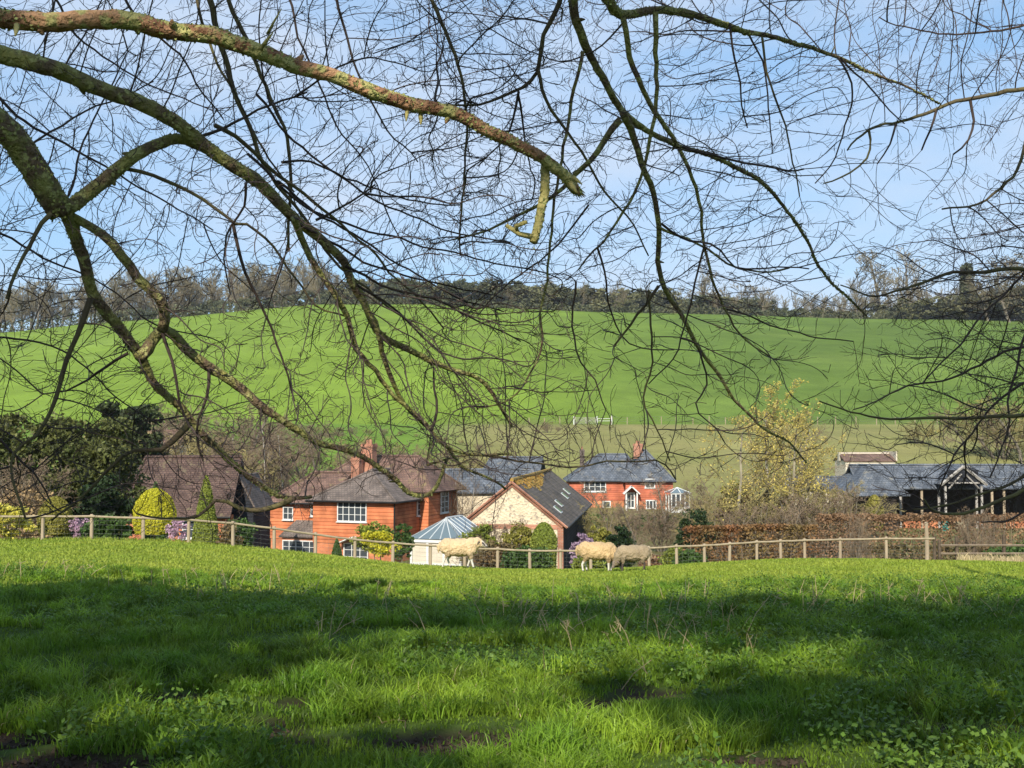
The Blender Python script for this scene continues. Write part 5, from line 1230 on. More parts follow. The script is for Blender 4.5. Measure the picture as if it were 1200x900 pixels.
# ------------------------------------------------------------------ sheep
def sheep(label, px, Y, face, sc, head, legs, dark_legs, seed, wool):
    """local frame: x forward, z up; one continuous body from rounded volumes, remeshed"""
    x = X(px, Y); z = gz(x, Y)
    t = thing('sheep', label, 'sheep', (x, Y, z-.03), face, 'sheep in the paddock')
    bm = bmesh.new(); prims = []
    def ell(c, r, rot=0, tagc=0):
        m = Matrix.Translation(c) @ Matrix.Rotation(rot, 4, 'Y') @ Matrix.Diagonal((*r, 1))
        bmesh.ops.create_icosphere(bm, subdivisions=3, radius=1, matrix=m); prims.append((np.array(c), max(r), tagc))
    def limb(pts, rad, tagc=1):
        pts = [Vector(p) for p in pts]
        for (a, b), (r, q) in zip(zip(pts[:-1], pts[1:]), zip(rad[:-1], rad[1:])):
            d = b-a; m = Matrix.Translation((a+b)/2) @ d.to_track_quat('Z', 'Y').to_matrix().to_4x4()
            bmesh.ops.create_cone(bm, cap_ends=True, segments=12, radius1=r, radius2=q, depth=d.length, matrix=m)
            bmesh.ops.create_icosphere(bm, subdivisions=2, radius=q*1.02, matrix=Matrix.Translation(b))
            for k in np.linspace(0, 1, 4): prims.append((np.array(a.lerp(b, k)), max(r, q)*1.1, tagc))
    ell((0, 0, .60), (.50, .235, .235)); ell((-.34, 0, .61), (.25, .225, .235)); ell((.34, 0, .60), (.24, .20, .235)); ell((0, 0, .53), (.42, .22, .19))
    hx, hz, nk = head      # head centre, height; neck
    limb([(.36,0,.66), ((.36+hx)/2+.03,0,(.66+hz)/2+.03), (hx-.04,0,hz)], [.20,.155,.10], 0)
    hd = 1 if nk == 0 else 0
    ang = R(28) if nk == 0 else R(62)
    ell((hx+.03, 0, hz), (.12, .078, .088), ang, 2); ell((hx+.03+.12*cos(ang), 0, hz-.12*sin(ang)), (.085, .05, .052), ang, 2)
    for (lx, ly, kn, ft) in legs:
        fr = lx > 0
        limb([(lx, ly, .52), (lx+(.02 if fr else .05)+kn*.5, ly, .36 if fr else .40)], [.10 if fr else .125, .065 if fr else .07], 0)
        limb([(lx+(.02 if fr else .05)+kn*.5, ly, .36 if fr else .40), (lx+(.02 if fr else -.05)+kn, ly, .22 if fr else .24), (lx+ft, ly, .05)], [.055, .034, .028], 1)
        limb([(lx+ft, ly, .05), (lx+ft+.03, ly, .012)], [.032, .036], 3)
    limb([(-.55,0,.72),(-.62,0,.62),(-.62,0,.46)], [.05,.045,.03], 0)
    me = bpy.data.meshes.new('tmp'); bm.to_mesh(me); bm.free(); o = bpy.data.objects.new('tmp', me); C.objects.link(o)
    md = o.modifiers.new('r', 'REMESH'); md.mode = 'VOXEL'; md.voxel_size = .016; ms = o.modifiers.new('s', 'SMOOTH'); ms.iterations = 4
    dg = bpy.context.evaluated_depsgraph_get(); ev = o.evaluated_get(dg); em = bpy.data.meshes.new_from_object(ev); bpy.data.objects.remove(o)
    n = len(em.vertices); V = np.zeros(n*3, np.float32); em.vertices.foreach_get('co', V); V = V.reshape(-1, 3)
    Nn = np.zeros(n*3, np.float32); em.vertices.foreach_get('normal', Nn); Nn = Nn.reshape(-1, 3)
    best = np.full(n, 1e9); tg = np.zeros(n, int)
    for c, r, k in prims:
        d = np.linalg.norm(V-c, axis=1)/r; m_ = d < best-(.0 if k else -.05); best = np.where(m_, d, best); tg = np.where(m_, k, tg)
    wm_ = (tg == 0)
    nz = vnoise(V[:, 0]*14+V[:, 1]*9, V[:, 2]*14+V[:, 1]*11, seed, 2)-.5; nz2 = vnoise(V[:, 0]*38+V[:, 1]*23, V[:, 2]*38-V[:, 1]*19, seed+4, 2)-.5
    V = V+Nn*(wm_*(nz*.042+nz2*.034))[:, None]; V[:, 2] = np.maximum(V[:, 2], 0.0)
    em.vertices.foreach_set('co', V.astype(np.float32).ravel())
    pal = {0: wool, 1: (.07,.05,.04) if dark_legs else (.62,.58,.50), 2: (.50,.44,.35) if not dark_legs else (.22,.17,.13), 3: (.04,.035,.03)}
    cl = np.array([pal[k] for k in range(4)])[tg]
    dirt = vnoise(V[:, 0]*3, V[:, 2]*4, seed+9, 3)[:, None]
    low = sstep(.50, .38, V[:, 2])[:, None] if False else (1-sstep(.36, .52, V[:, 2]))[:, None]
    cl = np.where(wm_[:, None], cl*(.70+.50*dirt)*np.array([1, .98, .92]), cl); cl = np.where(wm_[:, None], cl*(1-low*.45)+np.array([.10, .075, .045])*low*.45, cl)   # muddy belly wool
    spots = (tg == 2) & (vnoise(V[:, 0]*22, V[:, 2]*22+V[:, 1]*13, 77, 2) > .52) & (not dark_legs)
    cl[spots] = (.05, .04, .04)
    at_ = em.color_attributes.new('Col', 'FLOAT_COLOR', 'POINT'); at_.data.foreach_set('color', np.concatenate([cl, np.ones((n, 1))], 1).astype(np.float32).ravel())
    em.materials.clear(); em.materials.append(Mt['fleece']); em.polygons.foreach_set('use_smooth', np.ones(len(em.polygons), bool))
    bo = bpy.data.objects.new('body', em); C.objects.link(bo); bo.parent = t
    for s_ in (-1, 1):
        e = MB(); e.tubes([(np.array([[hx-.02, s_*.06, hz+.045],[hx-.05, s_*.12, hz+.04],[hx-.075, s_*.17, hz+.0]]), np.array([.02,.032,.008]))], 8, cap=True)
        e.build('ear', Mt['ear_dark' if not dark_legs else 'fleece_dark'], t, smooth=True)
        y_ = MB(); y_.tubes([(np.array([[hx+.06, s_*.066, hz+.01],[hx+.062, s_*.078, hz+.01]]), np.array([.013,.008]))], 8, cap=True); y_.build('eye', Mt['black_metal'], t, smooth=True)
    t.scale = (sc*.95, sc, sc*1.06)
    return t
m = bpy.data.materials.new('fleece'); m.use_nodes = True; N = m.node_tree.nodes; b = N['Principled BSDF']; b.inputs['Roughness'].default_value = .95
a = N.new('ShaderNodeAttribute'); a.attribute_name = 'Col'; m.node_tree.links.new(a.outputs['Color'], b.inputs['Base Color'])
nb = N.new('ShaderNodeTexNoise'); nb.inputs['Scale'].default_value = 45; bn = N.new('ShaderNodeBump'); bn.inputs['Distance'].default_value = .02
m.node_tree.links.new(nb.outputs['Fac'], bn.inputs['Height']); m.node_tree.links.new(bn.outputs['Normal'], b.inputs['Normal']); Mt['fleece'] = m
Mt['ear_dark'] = mat('ear_dark', (.12,.09,.07)); Mt['fleece_dark'] = mat('fleece_dark', (.16,.12,.10))
sheep('cream sheep with spotted face walking right in front of the conservatory', 538, 33, R(-4), 1.03, (.66,.70,0),
      [(.33,-.11,.06,.14),(.33,.11,-.04,-.08),(-.36,-.12,-.03,-.12),(-.36,.12,.06,.10)], False, 1, (.56,.42,.26))
sheep('larger cream sheep with lowered head, left one of the pair head to head', 699, 31.3, R(-12), .99, (.62,.30,1),
      [(.34,-.11,.0,.02),(.34,.11,.02,.06),(-.36,-.12,-.02,-.04),(-.36,.12,.04,.04)], False, 2, (.52,.37,.20))
sheep('greyer dark-legged sheep with lowered head, right one of the pair head to head', 741, 30.8, R(184), .85, (.60,.30,1),
      [(.34,-.11,.0,.02),(.34,.11,.02,.06),(-.36,-.12,-.02,-.04),(-.36,.12,.04,.04)], True, 3, (.32,.25,.165))

# ------------------------------------------------------------------ garden planting
def tree_spec(rng, H, Rr, n, cr, nc=9, nl=26, zlo=.1):
    s = []
    for _ in range(n):
        zz = rng.uniform(zlo, .88)*H; rad = Rr*(1-(abs(zz/H-.4)/.62)**2*.75)*rng.uniform(.2, 1); a = rng.uniform(0, 2*pi)
        s.append((cos(a)*rad, sin(a)*rad, zz, cr, cr, cr*.75, nc, cr*.5, nl*2))
    return s
rg = np.random.default_rng(60)
leafy('yew_tree', 'large dark evergreen tree at the left edge behind the fence', 'tree', 20, 56, tree_spec(rg, 7.6, 3.9, 46, 1.1, 10, 30), 'leaf_yew', size=.15, trunk=2, seed=61)
leafy('yew_tree', 'dark evergreen tree filling the garden left of the brown-roofed cottage', 'tree', 100, 55, tree_spec(rg, 7.0, 2.7, 40, 1.0, 10, 30, .05), 'leaf_yew', size=.135, trunk=2, seed=62)
leafy('holly_tree', 'darkest low evergreen bush under the large yew beside the cottage roof', 'tree', 118, 50, tree_spec(rg, 3.6, 1.5, 20, .6, 9, 30), 'leaf_dark', size=.13, trunk=1, seed=63)
leafy('pine_tree', 'small dark pine rising behind the large yew against the green field', 'tree', 150, 86, tree_spec(rg, 12.6, 2.8, 34, 1.0, 9, 26, .55), 'leaf_pine', size=.22, trunk=6, seed=64)
topiary('topiary_dome', 'bright golden clipped dome shrub behind the fence', 183, 44, 1.62, 2.35, 'leaf_gold', seed=65, n=16000)
topiary('topiary_dome', 'duller olive clipped dome shrub left of the golden one', 67, 43, 1.25, 1.9, 'leaf_olive', seed=66, n=10000)
topiary('conifer', 'dark green cone-shaped conifer standing behind the golden dome', 184, 54, 1.5, Z(563,54)-gz(X(184,54),54), 'leaf_green', 'cone', seed=67, n=12000, cat='conifer', size=.08)
topiary('conifer', 'tall slim yellow-green conifer in front of the brown roof', 243, 49, 1.35, Z(556,49)-gz(X(243,49),49), 'leaf_lime', 'cone', seed=68, n=16000, cat='conifer', size=.08)
topiary('conifer', 'small yellow-green conifer squeezed between the pink shrub and the slim conifer', 77, 43.5, .5, 1.3, 'leaf_lime', 'column', seed=69, n=3000, cat='conifer')
leafy('shrub', 'bright yellow flowering shrub at the left end of the fence', 'shrub', 12, 41, [(0,0,.9,.85,.7,.75,40,.25,70),(-.9,0,.8,.7,.6,.6,30,.25,70)], 'flower_yellow', size=.07, seed=70)
leafy('shrub', 'pink flowering azalea right of the golden dome', 'shrub', 211, 42, [(0,0,.62,.42,.4,.42,30,.14,50)], 'flower_pink', size=.05, seed=71)
leafy('shrub', 'pale mauve flowering shrub right of the olive dome', 'shrub', 96, 42.5, [(0,0,.65,.42,.4,.42,26,.14,40)], 'flower_pink', size=.05, seed=72)
leafy('shrub', 'low dark green ivy mound behind the fence between the two domes', 'shrub', 130, 41.5, [(0,0,.55,.8,.5,.55,60,.2,60),(-.5,0,.45,.5,.4,.45,30,.2,60)], 'leaf_green', size=.07, seed=73)
leafy('shrub', 'reddish brown shrub at the foot of the slim conifer', 'shrub', 268, 43, [(0,0,.6,.5,.4,.5,30,.2,50)], 'leaf_rust', size=.07, seed=74)
leafy('shrub', 'green bush behind the fence left of the orange cottage', 'shrub', 285, 47, [(0,0,1.0,.6,.5,.8,40,.3,60)], 'leaf_green', size=.08, seed=75)
place_bare('shrub', 15, 50, 533, 'tall tan bare shrub below the yew at the left edge', wide=1.1, cat='shrub')
place_bare('shrub', 48, 48, 545, 'tan bare shrub between the olive dome and the yew', wide=1.1, cat='shrub')
leafy('beech_shrub', 'tan leafed shrub under the yew at the left', 'shrub', 30, 47, [(0,0,1.6,1.6,.8,1.3,60,.4,40)], 'leaf_tan', size=.08, seed=76)
# in front of the cottage and barn
topiary('topiary_cone', 'small dark green clipped cone below the cottage window', 396, 70, 1.0, 2.0, 'leaf_green', 'cone', seed=77, n=5000, size=.08)
leafy('shrub', 'yellow-green shrub at the corner of the orange cottage', 'shrub', 440, 68, [(0,0,2.0,1.3,.8,1.0,50,.35,50)], 'leaf_lime', size=.12, seed=78)
leafy('shrub', 'orange-yellow low shrub behind the fence left of the conservatory', 'shrub', 447, 52, [(0,0,1.3,.85,.6,.55,40,.25,50)], 'leaf_gold', size=.08, seed=79)
leafy('shrub', 'dark green shrub tight against the left wall of the conservatory', 'shrub', 472, 57, [(0,0,1.6,.55,.5,.9,40,.25,50)], 'leaf_green', size=.09, seed=80)
topiary('topiary_column', 'yellow-green clipped column in front of the flint barn', 637, 51, 1.25, Z(612,51)-gz(X(637,51),51), 'leaf_lime', 'column', seed=81, n=14000, size=.07)
for px, Y, top, lf, lb in ((607,53,617,'leaf_olive','olive bush in front of the flint gable, left of the clipped column'),(560,54,612,'leaf_lime','green bush in front of the barn beside the conservatory'),(618,47,640,'leaf_green','low green bush behind the fence under the flint gable'),(585,48,636,'leaf_rust','reddish bush behind the fence right of the walking sheep')):
    h = Z(top,Y)-gz(X(px,Y),Y); leafy('shrub', lb, 'shrub', px, Y, [(0,0,h*.55,.95,.6,h*.45,60,.35,60),(.4,.2,h*.6,.5,.4,h*.4,25,.25,50)], lf, size=.09, seed=px)
place_bare('shrub', 590, 55, 607, 'bare twiggy shrub in front of the flint gable', wide=1.2, cat='shrub')
place_bare('shrub', 560, 50, 625, 'bare twiggy shrub at the right corner of the conservatory', wide=1.3, cat='shrub')
# right of the barn
def lf(px, Y, top, wpx, leaf, lb, seed, size=.11, n=60):
    x = X(px, Y); h = Z(top, Y)-gz(x, Y); r = wpx/FX*Y/2
    return leafy('shrub', lb, 'shrub', px, Y, [(0,0,h*.52,r,r*.8,h*.48,n,max(min(.5,r*.4),r*.2),55),(r*.5,.2,h*.4,r*.6,r*.5,h*.38,n//2,.3,50),(-r*.5,.1,h*.42,r*.6,r*.5,h*.36,n//2,.3,50)], leaf, size=size, seed=seed)
lf(683, 60, 622, 22, 'flower_mauve', 'mauve-pink blossoming shrub beside the dark barn wall', 90)
lf(702, 62, 612, 30, 'leaf_olive', 'grey-green conifer-like shrub right of the barn', 91)
lf(724, 61, 612, 30, 'leaf_dark', 'dark glossy green bush behind the grazing pair', 92)
lf(690, 55, 645, 30, 'leaf_lime', 'low yellow-green shrub behind the grazing sheep', 93)
lf(815, 72, 592, 42, 'leaf_dark', 'dark green evergreen bush right of the white-stemmed garden tree', 94)
lf(790, 50, 636, 20, 'leaf_lime', 'lime green upright shrub behind the fence right of the sheep', 95, .09)
lf(770, 52, 648, 36, 'leaf_copper', 'low copper coloured shrub behind the fence right of the sheep', 96, .09)
lf(808, 49, 645, 30, 'leaf_green', 'low green shrub behind the fence before the long brown hedge', 97, .09)
place_bare('mid', 752, 66, 575, 'small bare whitish-stemmed tree in the garden behind the grazing sheep', wide=1.1)
place_bare('olive', 700, 78, 585, 'bare olive-brown shrub beside the end of the barn', wide=1.2, cat='shrub')
place_bare('shrub', 730, 82, 590, 'bare brown shrub in front of the red house porch', wide=1.3, cat='shrub')
place_bare('shrub', 775, 90, 583, 'bare brown shrub in front of the red house french door', wide=1.4, cat='shrub')
# yellow catkined birch and its neighbours
bt = place_bare('birch', 888, 84, 442, 'tall white-stemmed birch hung with yellow catkins in the middle right', wide=1.15)
cb = place_bare('pale', 862, 80, 470, 'pale yellowish bare tree leaning beside the catkined birch on its left', wide=1.2)
GB = 'bare garden trees round the birch'
TL = ['pale yellowish bare tree just right of the catkined birch', 'pale yellowish bare tree in front of the low slate-roofed shed', 'thin white birch standing right of the tall catkined one',
      'bare brown tree directly behind the catkined birch', 'bare brown tree left of the catkined birch', 'bare brown tree between the thicket and the stable wing', 'olive-brown bare shrub at the left end of the thicket',
      'olive-brown bare shrub at the foot of the catkined birch', 'olive-brown bare shrub before the low slate-roofed shed', 'brown bare shrub standing behind the left half of the long clipped hedge', 'brown bare shrub standing behind the middle of the long clipped hedge',
      'brown bare shrub standing behind the right end of the long clipped hedge', 'brown bare shrub at the left end of the copper-leaved hedge', 'olive-brown bare shrub left of the stable wing', 'bare brown tree right of the white garden room', 'brown bare shrub directly below the white garden room']
for i, (k, px, Y, top) in enumerate([('pale',920,88,490),('pale',942,94,488),('birch',936,98,470),('mid',900,92,545),('mid',852,92,548),('mid',960,90,560),('olive',832,84,572),('olive',875,78,575),('olive',935,80,560),('shrub',860,74,590),('shrub',905,76,588),('shrub',955,78,575),('shrub',985,84,565),('olive',990,90,560),('mid',828,100,560),('shrub',810,96,580)]):
    place_bare(k, px, Y, top, TL[i], GB, wide=1.15, cat='shrub' if k in ('olive','shrub') else 'tree')
lf(880, 82, 568, 90, 'leaf_rust', 'brown-leaved thicket bush under the catkined birch', 98, .12, 90)
lf(862, 90, 560, 50, 'leaf_olive', 'olive bush in the thicket left of the birch stem', 99, .12, 70)
topiary('topiary_dome', 'small olive clipped dome beside the stable wing', 1023, 100, 1.6, Z(580,100)-gz(X(1023,100),100), 'leaf_olive', seed=100, n=6000, size=.10)
# hedges
hedge('beech_hedge', 'long clipped brown beech hedge behind the fence, right of centre', [(803,56),(870,57),(952,58)], Z(616,57)-gz(X(880,57),57), 1.0, 'leaf_russet', 101, dens=420)
hedge('beech_hedge', 'copper-leaved beech hedge in front of the stables', [(955,72),(1060,70),(1180,68),(1270,68)], Z(604,70)-gz(X(1060,70),70), 1.3, 'leaf_copper', 102, dens=330)
hedge('thorn_hedge', 'low brown hedge just behind the fence at the right', [(985,50),(1080,50),(1230,50)], 1.05, .8, 'leaf_rust', 103, dens=300)
hedge('garden_hedge', 'brown straggly hedge between the thicket and the stables', [(950,92),(1010,92)], 3.0, 1.2, 'leaf_rust', 104, dens=200, size=.14)
hedge('garden_hedge', 'green low hedge in front of the red house', [(655,112),(720,112),(800,110)], Z(603,112)-gz(X(720,112),112), 1.5, 'leaf_green', 105, dens=160, size=.16)
lf(1185, 47, 640, 60, 'leaf_green', 'green bush behind the dark fence at the right edge', 106, .09)
# small bare saplings behind the right fence
for px, Y, top, lb in ((1000,49,600,'bare sapling shrub behind the pale fence left of the tall timber post'),(1140,50,590,'taller bare sapling shrub behind the dark timber fence'),(1165,52,600,'shorter bare sapling shrub behind the dark timber fence')): place_bare('shrub', px, Y, top, lb, cat='shrub', wide=.6)
# scrub and trees behind the cottages up to the field
GM = 'bare trees between the cottages and the green field'
r5 = random.Random(9)
for px, Y, top, k in [(165,110,478,'big'),(195,100,485,'big'),(225,115,470,'big'),(255,98,480,'mid'),(280,112,455,'big'),(300,104,490,'mid'),(345,110,500,'mid'),(365,120,498,'mid'),(395,128,512,'mid'),(430,112,520,'mid'),(470,118,520,'mid'),(500,108,525,'mid'),(520,100,520,'mid'),(545,104,530,'mid'),(240,88,510,'mid'),(210,84,520,'mid'),(160,84,530,'mid'),
                      (180,128,480,'big'),(330,128,492,'mid'),(290,95,505,'mid'),(610,140,535,'mid'),(800,150,560,'mid'),(100,120,480,'mid')]:
    place_bare(k, px, Y, top, 'bare brown tree behind the cottages' if k == 'mid' else 'larger bare brown tree behind the left cottages', GM, wide=1.2)
for px, Y, top, lb in ((316,92,470,'tallest'),(329,94,478,'rightmost'),(310,96,490,'leftmost')): place_bare('birch', px, Y, top, lb+' of the three slim pale birches behind the orange cottage', 'birches behind the orange cottage', wide=.7)
for px, Y, top, lb in ((527,88,548,'first'),(536,88,545,'second'),(545,89,545,'third'),(553,89,548,'last')): place_bare('birch', px, Y, top, lb+' from the left of four thin pale saplings in front of the dark outbuilding roof', 'saplings before the outbuilding', wide=.7)
lfx = lambda px, Y, hpx, wpx, leaf, lb, sd: lf(px, Y, (515-(gz(X(px,Y),Y)-EYE)*FX/Y)-hpx, wpx, leaf, lb, sd, .26, 170)
place_bare('shrub', 643, 222, 494, 'dark brown thorn bush on the pasture left of the white gate', cat='shrub', wide=1.8)
for px, Y, top, k in [(628,224,503,'olive'),(655,226,500,'shrub'),(618,215,512,'shrub'),(604,205,516,'olive'),(592,200,518,'shrub'),(575,195,520,'olive'),(560,190,520,'shrub'),(540,200,515,'olive'),(522,205,512,'shrub'),(505,210,510,'shrub'),(488,212,508,'olive'),(470,215,505,'shrub'),(450,215,502,'shrub'),(432,216,502,'olive'),(415,218,500,'shrub'),(398,214,500,'shrub'),(380,212,498,'olive'),(360,210,496,'shrub')]:
    place_bare(k, px, Y, top, 'bare brown scrub bush at the foot of the green field', 'scrub at the foot of the green field', cat='shrub', wide=1.9)
for px, Y, top, k in [(310,150,485,'mid'),(335,150,490,'mid'),(355,145,488,'mid'),(375,140,495,'mid'),(402,150,505,'mid'),(425,150,508,'olive'),(450,145,512,'mid'),(485,140,515,'mid'),(510,140,518,'olive'),(535,150,520,'mid'),(205,140,470,'mid'),(235,140,462,'mid'),(265,140,458,'mid'),(285,135,470,'mid'),(180,100,500,'olive'),(220,95,500,'mid'),(250,92,520,'olive'),(570,150,525,'olive')]:
    place_bare(k, px, Y, top, 'bare brown tree behind the cottages' if k == 'mid' else 'bushy olive-brown bare shrub behind the cottages', GM, cat='tree' if k == 'mid' else 'shrub', wide=1.4)
for i_, (px, Y, top) in enumerate([(150,90,515),(172,92,505),(190,90,512),(205,95,500),(140,100,500)]): place_bare('olive', px, Y, top, 'brown bare shrub screening the distant pale house', 'shrubs before the pale house', cat='shrub', wide=1.3)

Lb = protos['birch'][1]; rgc = np.random.default_rng(5); pc_ = []
for l_, p, r in Lb:
    if l_ >= 2:
        for _ in range(7): i = rgc.integers(1, len(p)); pc_.append(p[i]+rgc.normal(size=3)*.09)
mb = MB(); leaf_cards(mb, np.array(pc_), .055, rgc, asp=2.2); mb.build('catkins', Mt['catkin'], bt)
ct = copy_tree(cb); ct.location = (X(925, 83), 83, gz(X(925, 83), 83)); ct.rotation_euler = (0, 0, 2.1); ct['label'] = 'yellowish catkined bare tree right of the tall white-stemmed birch'; ct.scale = tuple(s*1.02 for s in cb.scale)

place_bare('mid', 712, 104, 556, 'bare brown tree in front of the left half of the red house', wide=1.3)
place_bare('mid', 778, 106, 552, 'bare brown tree in front of the right end of the red house', wide=1.3)

for px, Y, top, k, lb in [(1075,200,492,'olive','olive bare bush at the foot of the field, leftmost above the stable roof'),(1105,190,480,'pale','pale-stemmed bare bush above the stable gable'),(1130,185,470,'mid','brown bare bush at the foot of the field right of the stable gable'),(1150,190,462,'pale','taller pale-stemmed bare tree above the right part of the stables'),(1172,180,468,'olive','olive bare bush above the right part of the stables'),(1195,175,455,'mid','brown bare tree at the foot of the field by the right edge'),(1215,180,460,'pale','pale-stemmed bare tree at the foot of the field past the right edge')]:
    place_bare(k, px, Y, top, lb, wide=1.5, cat='tree' if k in ('mid','pale') else 'shrub')
# ------------------------------------------------------------------ grass, nettles, stalks
def blades(mb, x, y, h, w_, rng, lean=.5, dz=0, var=None):
    n = len(x); z = G(x, y)+dz; a = rng.uniform(0, 2*pi, n); b_ = rng.uniform(0, 2*pi, n)
    dx = np.cos(a)*w_/2; dy = np.sin(a)*w_/2; ln = h*lean*rng.uniform(.15, 1, n); lx = np.cos(b_)*ln; ly = np.sin(b_)*ln
    B = np.stack([x, y, z-.01], 1)
    v0 = B-np.stack([dx, dy, dx*0], 1); v1 = B+np.stack([dx, dy, dx*0], 1)
    M_ = B+np.stack([lx*.35, ly*.35, h*.55], 1); v2 = M_+np.stack([dx, dy, dx*0], 1)*.8; v3 = M_-np.stack([dx, dy, dx*0], 1)*.8
    T_ = B+np.stack([lx, ly, h*(1-.25*lean)], 1)
    V = np.stack([v0, v1, v2, v3, T_], 1).reshape(-1, 3); c = np.repeat(rng.random(n) if var is None else np.clip(var+rng.normal(size=n)*.16, 0, 1), 5)
    i = np.arange(n)*5; mb.add(V, np.stack([i, i+1, i+2, i+3], 1), c); mb.f.append(np.stack([i+3, i+2, i+4], 1)+(mb.n-len(V)))
rngg = np.random.default_rng(100)
def area(n, y0, y1, p=1.0, mar=1.35):
    """positions over the seen wedge and beyond its sides, nearer = denser"""
    u = rngg.random(n); y = (y0**p+(y1**p-y0**p)*u)**(1/p); x = rngg.uniform(-1, 1, n)*(.4615*y*mar+.4); return x, y
gm = MB()
# short sward
x, y = area(200000, 3.6, 22, .55); k = soil_mask(x, y) < .3+.85*rngg.random(len(x))**2; x, y = x[k], y[k]
tall = vnoise(x*.9, y*.9, 40, 3)
blades(gm, x, y, (.035+.10*sstep(.42, .75, tall))*rngg.uniform(.6, 1.4, len(x)), .0045+.0007*y, rngg, .7, var=.05+.5*tall)
# tufts: clumps of long blades
nt_ = 4200; cx_, cy_ = area(nt_, 3.8, 21, .6); k = (vnoise(cx_*1.1, cy_*1.1, 44, 2) > .49) & (soil_mask(cx_, cy_) < .5); cx_, cy_ = cx_[k], cy_[k]
per = 90; sz = rngg.uniform(.45, 1.45, len(cx_)); cv = np.repeat(rngg.uniform(.1, .95, len(cx_)), per); r_ = rngg.random((len(cx_), per))**.6*.12*sz[:, None]; a_ = rngg.uniform(0, 2*pi, (len(cx_), per))
bx = (cx_[:, None]+np.cos(a_)*r_).ravel(); by = (cy_[:, None]+np.sin(a_)*r_).ravel()
hh = (.185*sz[:, None]*(1.1-.5*r_/.15)).ravel()*rngg.uniform(.6, 1.25, len(bx))
blades(gm, bx, by, hh, .0045+.0006*by, rngg, .95, var=cv)
kk_ = rngg.random(len(bx)) < .03; dead_b = (bx[kk_], by[kk_], hh[kk_])
dg_ = MB(); blades(dg_, dead_b[0], dead_b[1], dead_b[2]*.8, .005, rngg, 1.1); tag(dg_.build('dead_blades', Mt['straw']), 'withered straw blades among the green tufts', 'dead grass', kind='stuff')
tag(gm.build('grass', Mt['grass']), 'lush tufted green grass covering the near paddock', 'grass', kind='stuff')
# the lit, grazed turf beyond
gm = MB(); x, y = area(170000, 17, 46, .8, 1.25); edge_ = np.interp(x/y, _eu, [40,40,41,42,43,44,45,45,45,46,46,45,45,45]); k = y < edge_; x, y = x[k], y[k]
blades(gm, x, y, rngg.uniform(.03, .075, len(x))*(1+.5*vnoise(x*.3, y*.3, 47, 2)), .010+.0007*y, rngg, .8)
leafm('turf', (.20, .270, .030), (.28, .325, .045), .5, .3, .3)
tag(gm.build('turf', Mt['turf']), 'short sunlit yellow-green turf grazed by the sheep', 'turf', kind='stuff')
# longer pale edge under the fence
gm = MB(); fx = rngg.uniform(-30, 1110, 9000); fy = np.interp(fx, [p[0] for p in FP], [p[1] for p in FP])+rngg.normal(size=9000)*.18-.05; x = X(fx, fy)
blades(gm, x, fy, rngg.uniform(.06, .22, len(x)), .03, rngg, .5)
tag(gm.build('verge_grass', Mt['turf']), 'longer grass growing along the foot of the fence', 'grass', kind='stuff')
gm = MB(); px_ = rngg.uniform(1118, 1260, 3600); y = 40.5+rngg.normal(size=3600)*.9-(px_-1120)*.012; x = X(px_, y)
blades(gm, x, y, rngg.uniform(.12, .50, len(x))*(.5+.8*vnoise(x*1.2, y*1.2, 4)), .03, rngg, .6)
tag(gm.build('dry_grass', Mt['straw']), 'pale dry straw-coloured grass at the right end of the fence', 'dry grass', kind='stuff')
# nettles and broad-leaved ground cover
nm = MB(); n_ = 9000; nx_, ny_ = area(n_, 3.8, 22, .62)
dn = vnoise(nx_*.45+9, ny_*.45, 51, 3)+.16*sstep(-.05, .25, nx_/ny_)+.10*sstep(9, 13, ny_)-.14*sstep(.0,-.3, nx_/ny_)*sstep(10, 6, ny_); k = (dn > .55) & (soil_mask(nx_, ny_) < .6); nx_, ny_ = nx_[k], ny_[k]
print('nettles', len(nx_))
cen = []; nrm = []; szs = []
for a, b in zip(nx_, ny_):
    h = rngg.uniform(.05, .24); z = gz(a, b); m_ = rngg.integers(10, 20)
    for i in range(m_):
        t_ = (i+1)/m_; an = i*2.4+rngg.uniform(-.4, .4); rr = rngg.uniform(.02, .075)
        cen.append((a+cos(an)*rr, b+sin(an)*rr, z+h*t_)); nrm.append((cos(an)*.4, sin(an)*.4, 1))
cen = np.array(cen); nrm = np.array(nrm)*3
leaf_cards(nm, cen, .026, rngg, nrm=nrm, asp=1.5); 
tag(nm.build('nettles', Mt['nettle']), 'low nettles and broad-leaved weeds among the near grass', 'nettles', kind='stuff')
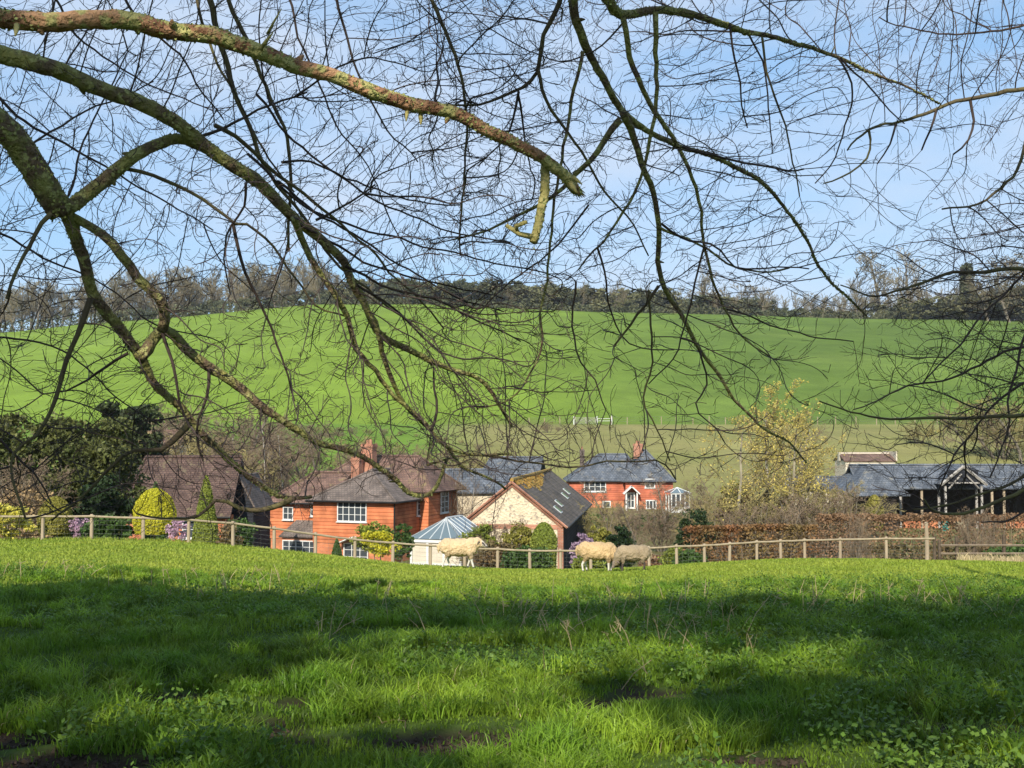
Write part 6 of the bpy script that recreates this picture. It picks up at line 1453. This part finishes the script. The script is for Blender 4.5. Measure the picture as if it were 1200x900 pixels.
# dead standing stalks
sm = MB(); st_ = []
for px, py in ((735,712),(797,705),(770,745),(655,740),(700,745),(620,742),(610,735),(1055,720),(1165,722),(1000,712),(960,712),(325,690),(270,705),(215,715),(290,700),(200,700),(180,700),(440,705),(520,735),(850,745),(880,742),(940,722),(1100,715),(1190,728),(835,770),(760,760),(720,770),(640,790),(405,745),(130,700),(60,692),(30,690),(110,690),(250,692),(380,700),(480,712),(560,712),(590,725),(675,725),(690,715),(745,725),(780,720),(1130,712),(1075,712),(1040,712),(980,722),(820,735)):
    Y = float(np.interp(py, [668,676,690,702,719,731,775,799,900], [34,28,19.5,16.5,14.4,12.4,9.2,8.2,5.4])); x0 = X(px, Y)
    for _ in range(rngg.integers(2, 7)):
        a = x0+rngg.normal()*.3; b = Y+rngg.normal()*.4; h = rngg.uniform(.16, .40); z = gz(a, b); l1 = rngg.normal(size=2)*.05
        pts = np.array([[a,b,z],[a+l1[0],b+l1[1],z+h*.55],[a+l1[0]*2.4,b+l1[1]*2.2,z+h]]); st_.append((pts, np.array([.0028,.0025,.0015])*(1+Y/18)))
        for q in range(rngg.integers(0, 4)):
            p = pts[1]*.5+pts[2]*.5; st_.append((np.array([p, p+rngg.normal(size=3)*.03, p+np.array([rngg.normal()*.05, rngg.normal()*.05, .05])]), np.array([.0019,.0016,.001])*(1+Y/18)))
sm.tubes(st_, 4)
tag(sm.build('dry_stalks', Mt['straw']), 'pale dead weed stalks standing in the shaded grass', 'stalks', kind='stuff')
# fallen sticks and litter on the soil
tw = MB(); 
sti = []
for _ in range(110):
    x, y = area(1, 4, 12); x, y = x[0], y[0]; z = gz(x, y); a = rngg.uniform(0, 6.28); l_ = rngg.uniform(.04, .25)
    sti.append((np.array([[x,y,z+.01],[x+cos(a)*l_*.5,y+sin(a)*l_*.5,z+.025],[x+cos(a+.3)*l_,y+sin(a+.3)*l_,z+.012]]), np.array([.003,.0028,.0015])))
tw.tubes(sti, 4); tag(tw.build('leaf_litter', Mt['bark_thin']), 'small dry twigs scattered on the bare soil', 'litter', kind='stuff')

cl = MB(); cp = []
for a, b_, r in SOIL:
    n = int(r*r*2600)
    for _ in range(n): q = rngg.normal(size=2)*r*.5; cp.append((a+q[0]*1.3, b_+q[1]))
cp = np.array(cp); zz = G(cp[:, 0], cp[:, 1])-.02; n = len(cp); rr = rngg.uniform(.004, .017, n)*rngg.choice([.6, 1, 1.5], n)
oc = np.array([[1,0,0],[0,1,0],[-1,0,0],[0,-1,0],[0,0,.8],[0,0,-.8]]); an = rngg.uniform(0, 6.28, n); O_ = oc[None]+rngg.normal(size=(n, 6, 3))*.25; O_ = np.stack([O_[..., 0]*np.cos(an)[:, None]-O_[..., 1]*np.sin(an)[:, None], O_[..., 0]*np.sin(an)[:, None]+O_[..., 1]*np.cos(an)[:, None], O_[..., 2]], -1); V = np.stack([cp[:, 0], cp[:, 1], zz], 1)[:, None, :]+O_*rr[:, None, None]*rngg.uniform(.6, 1.3, (n, 6, 1))
F = np.array([[0,1,4],[1,2,4],[2,3,4],[3,0,4],[1,0,5],[2,1,5],[3,2,5],[0,3,5]]); cl.add(V.reshape(-1, 3), (F[None]+np.arange(n)[:, None, None]*6).reshape(-1, 3))
tag(cl.build('soil_clods', Mt['soil']), 'crumbs of dark soil lying on the trodden bare patches', 'soil', kind='stuff')

# ------------------------------------------------------------------ thin spring haze over the valley
hz = MB().box((-3600, -90, -9.5), (3600, 4300, 112)).build('haze', bpy.data.materials.new('haze_air'))
m = hz.data.materials[0]; m.use_nodes = True; N = m.node_tree.nodes; N.clear(); o_ = N.new('ShaderNodeOutputMaterial'); v_ = N.new('ShaderNodeVolumePrincipled')
v_.inputs['Color'].default_value = (.90, .92, 1, 1); v_.inputs['Density'].default_value = .00011; v_.inputs['Anisotropy'].default_value = .3
m.node_tree.links.new(v_.outputs['Volume'], o_.inputs['Volume']); hz['kind'] = 'stuff'
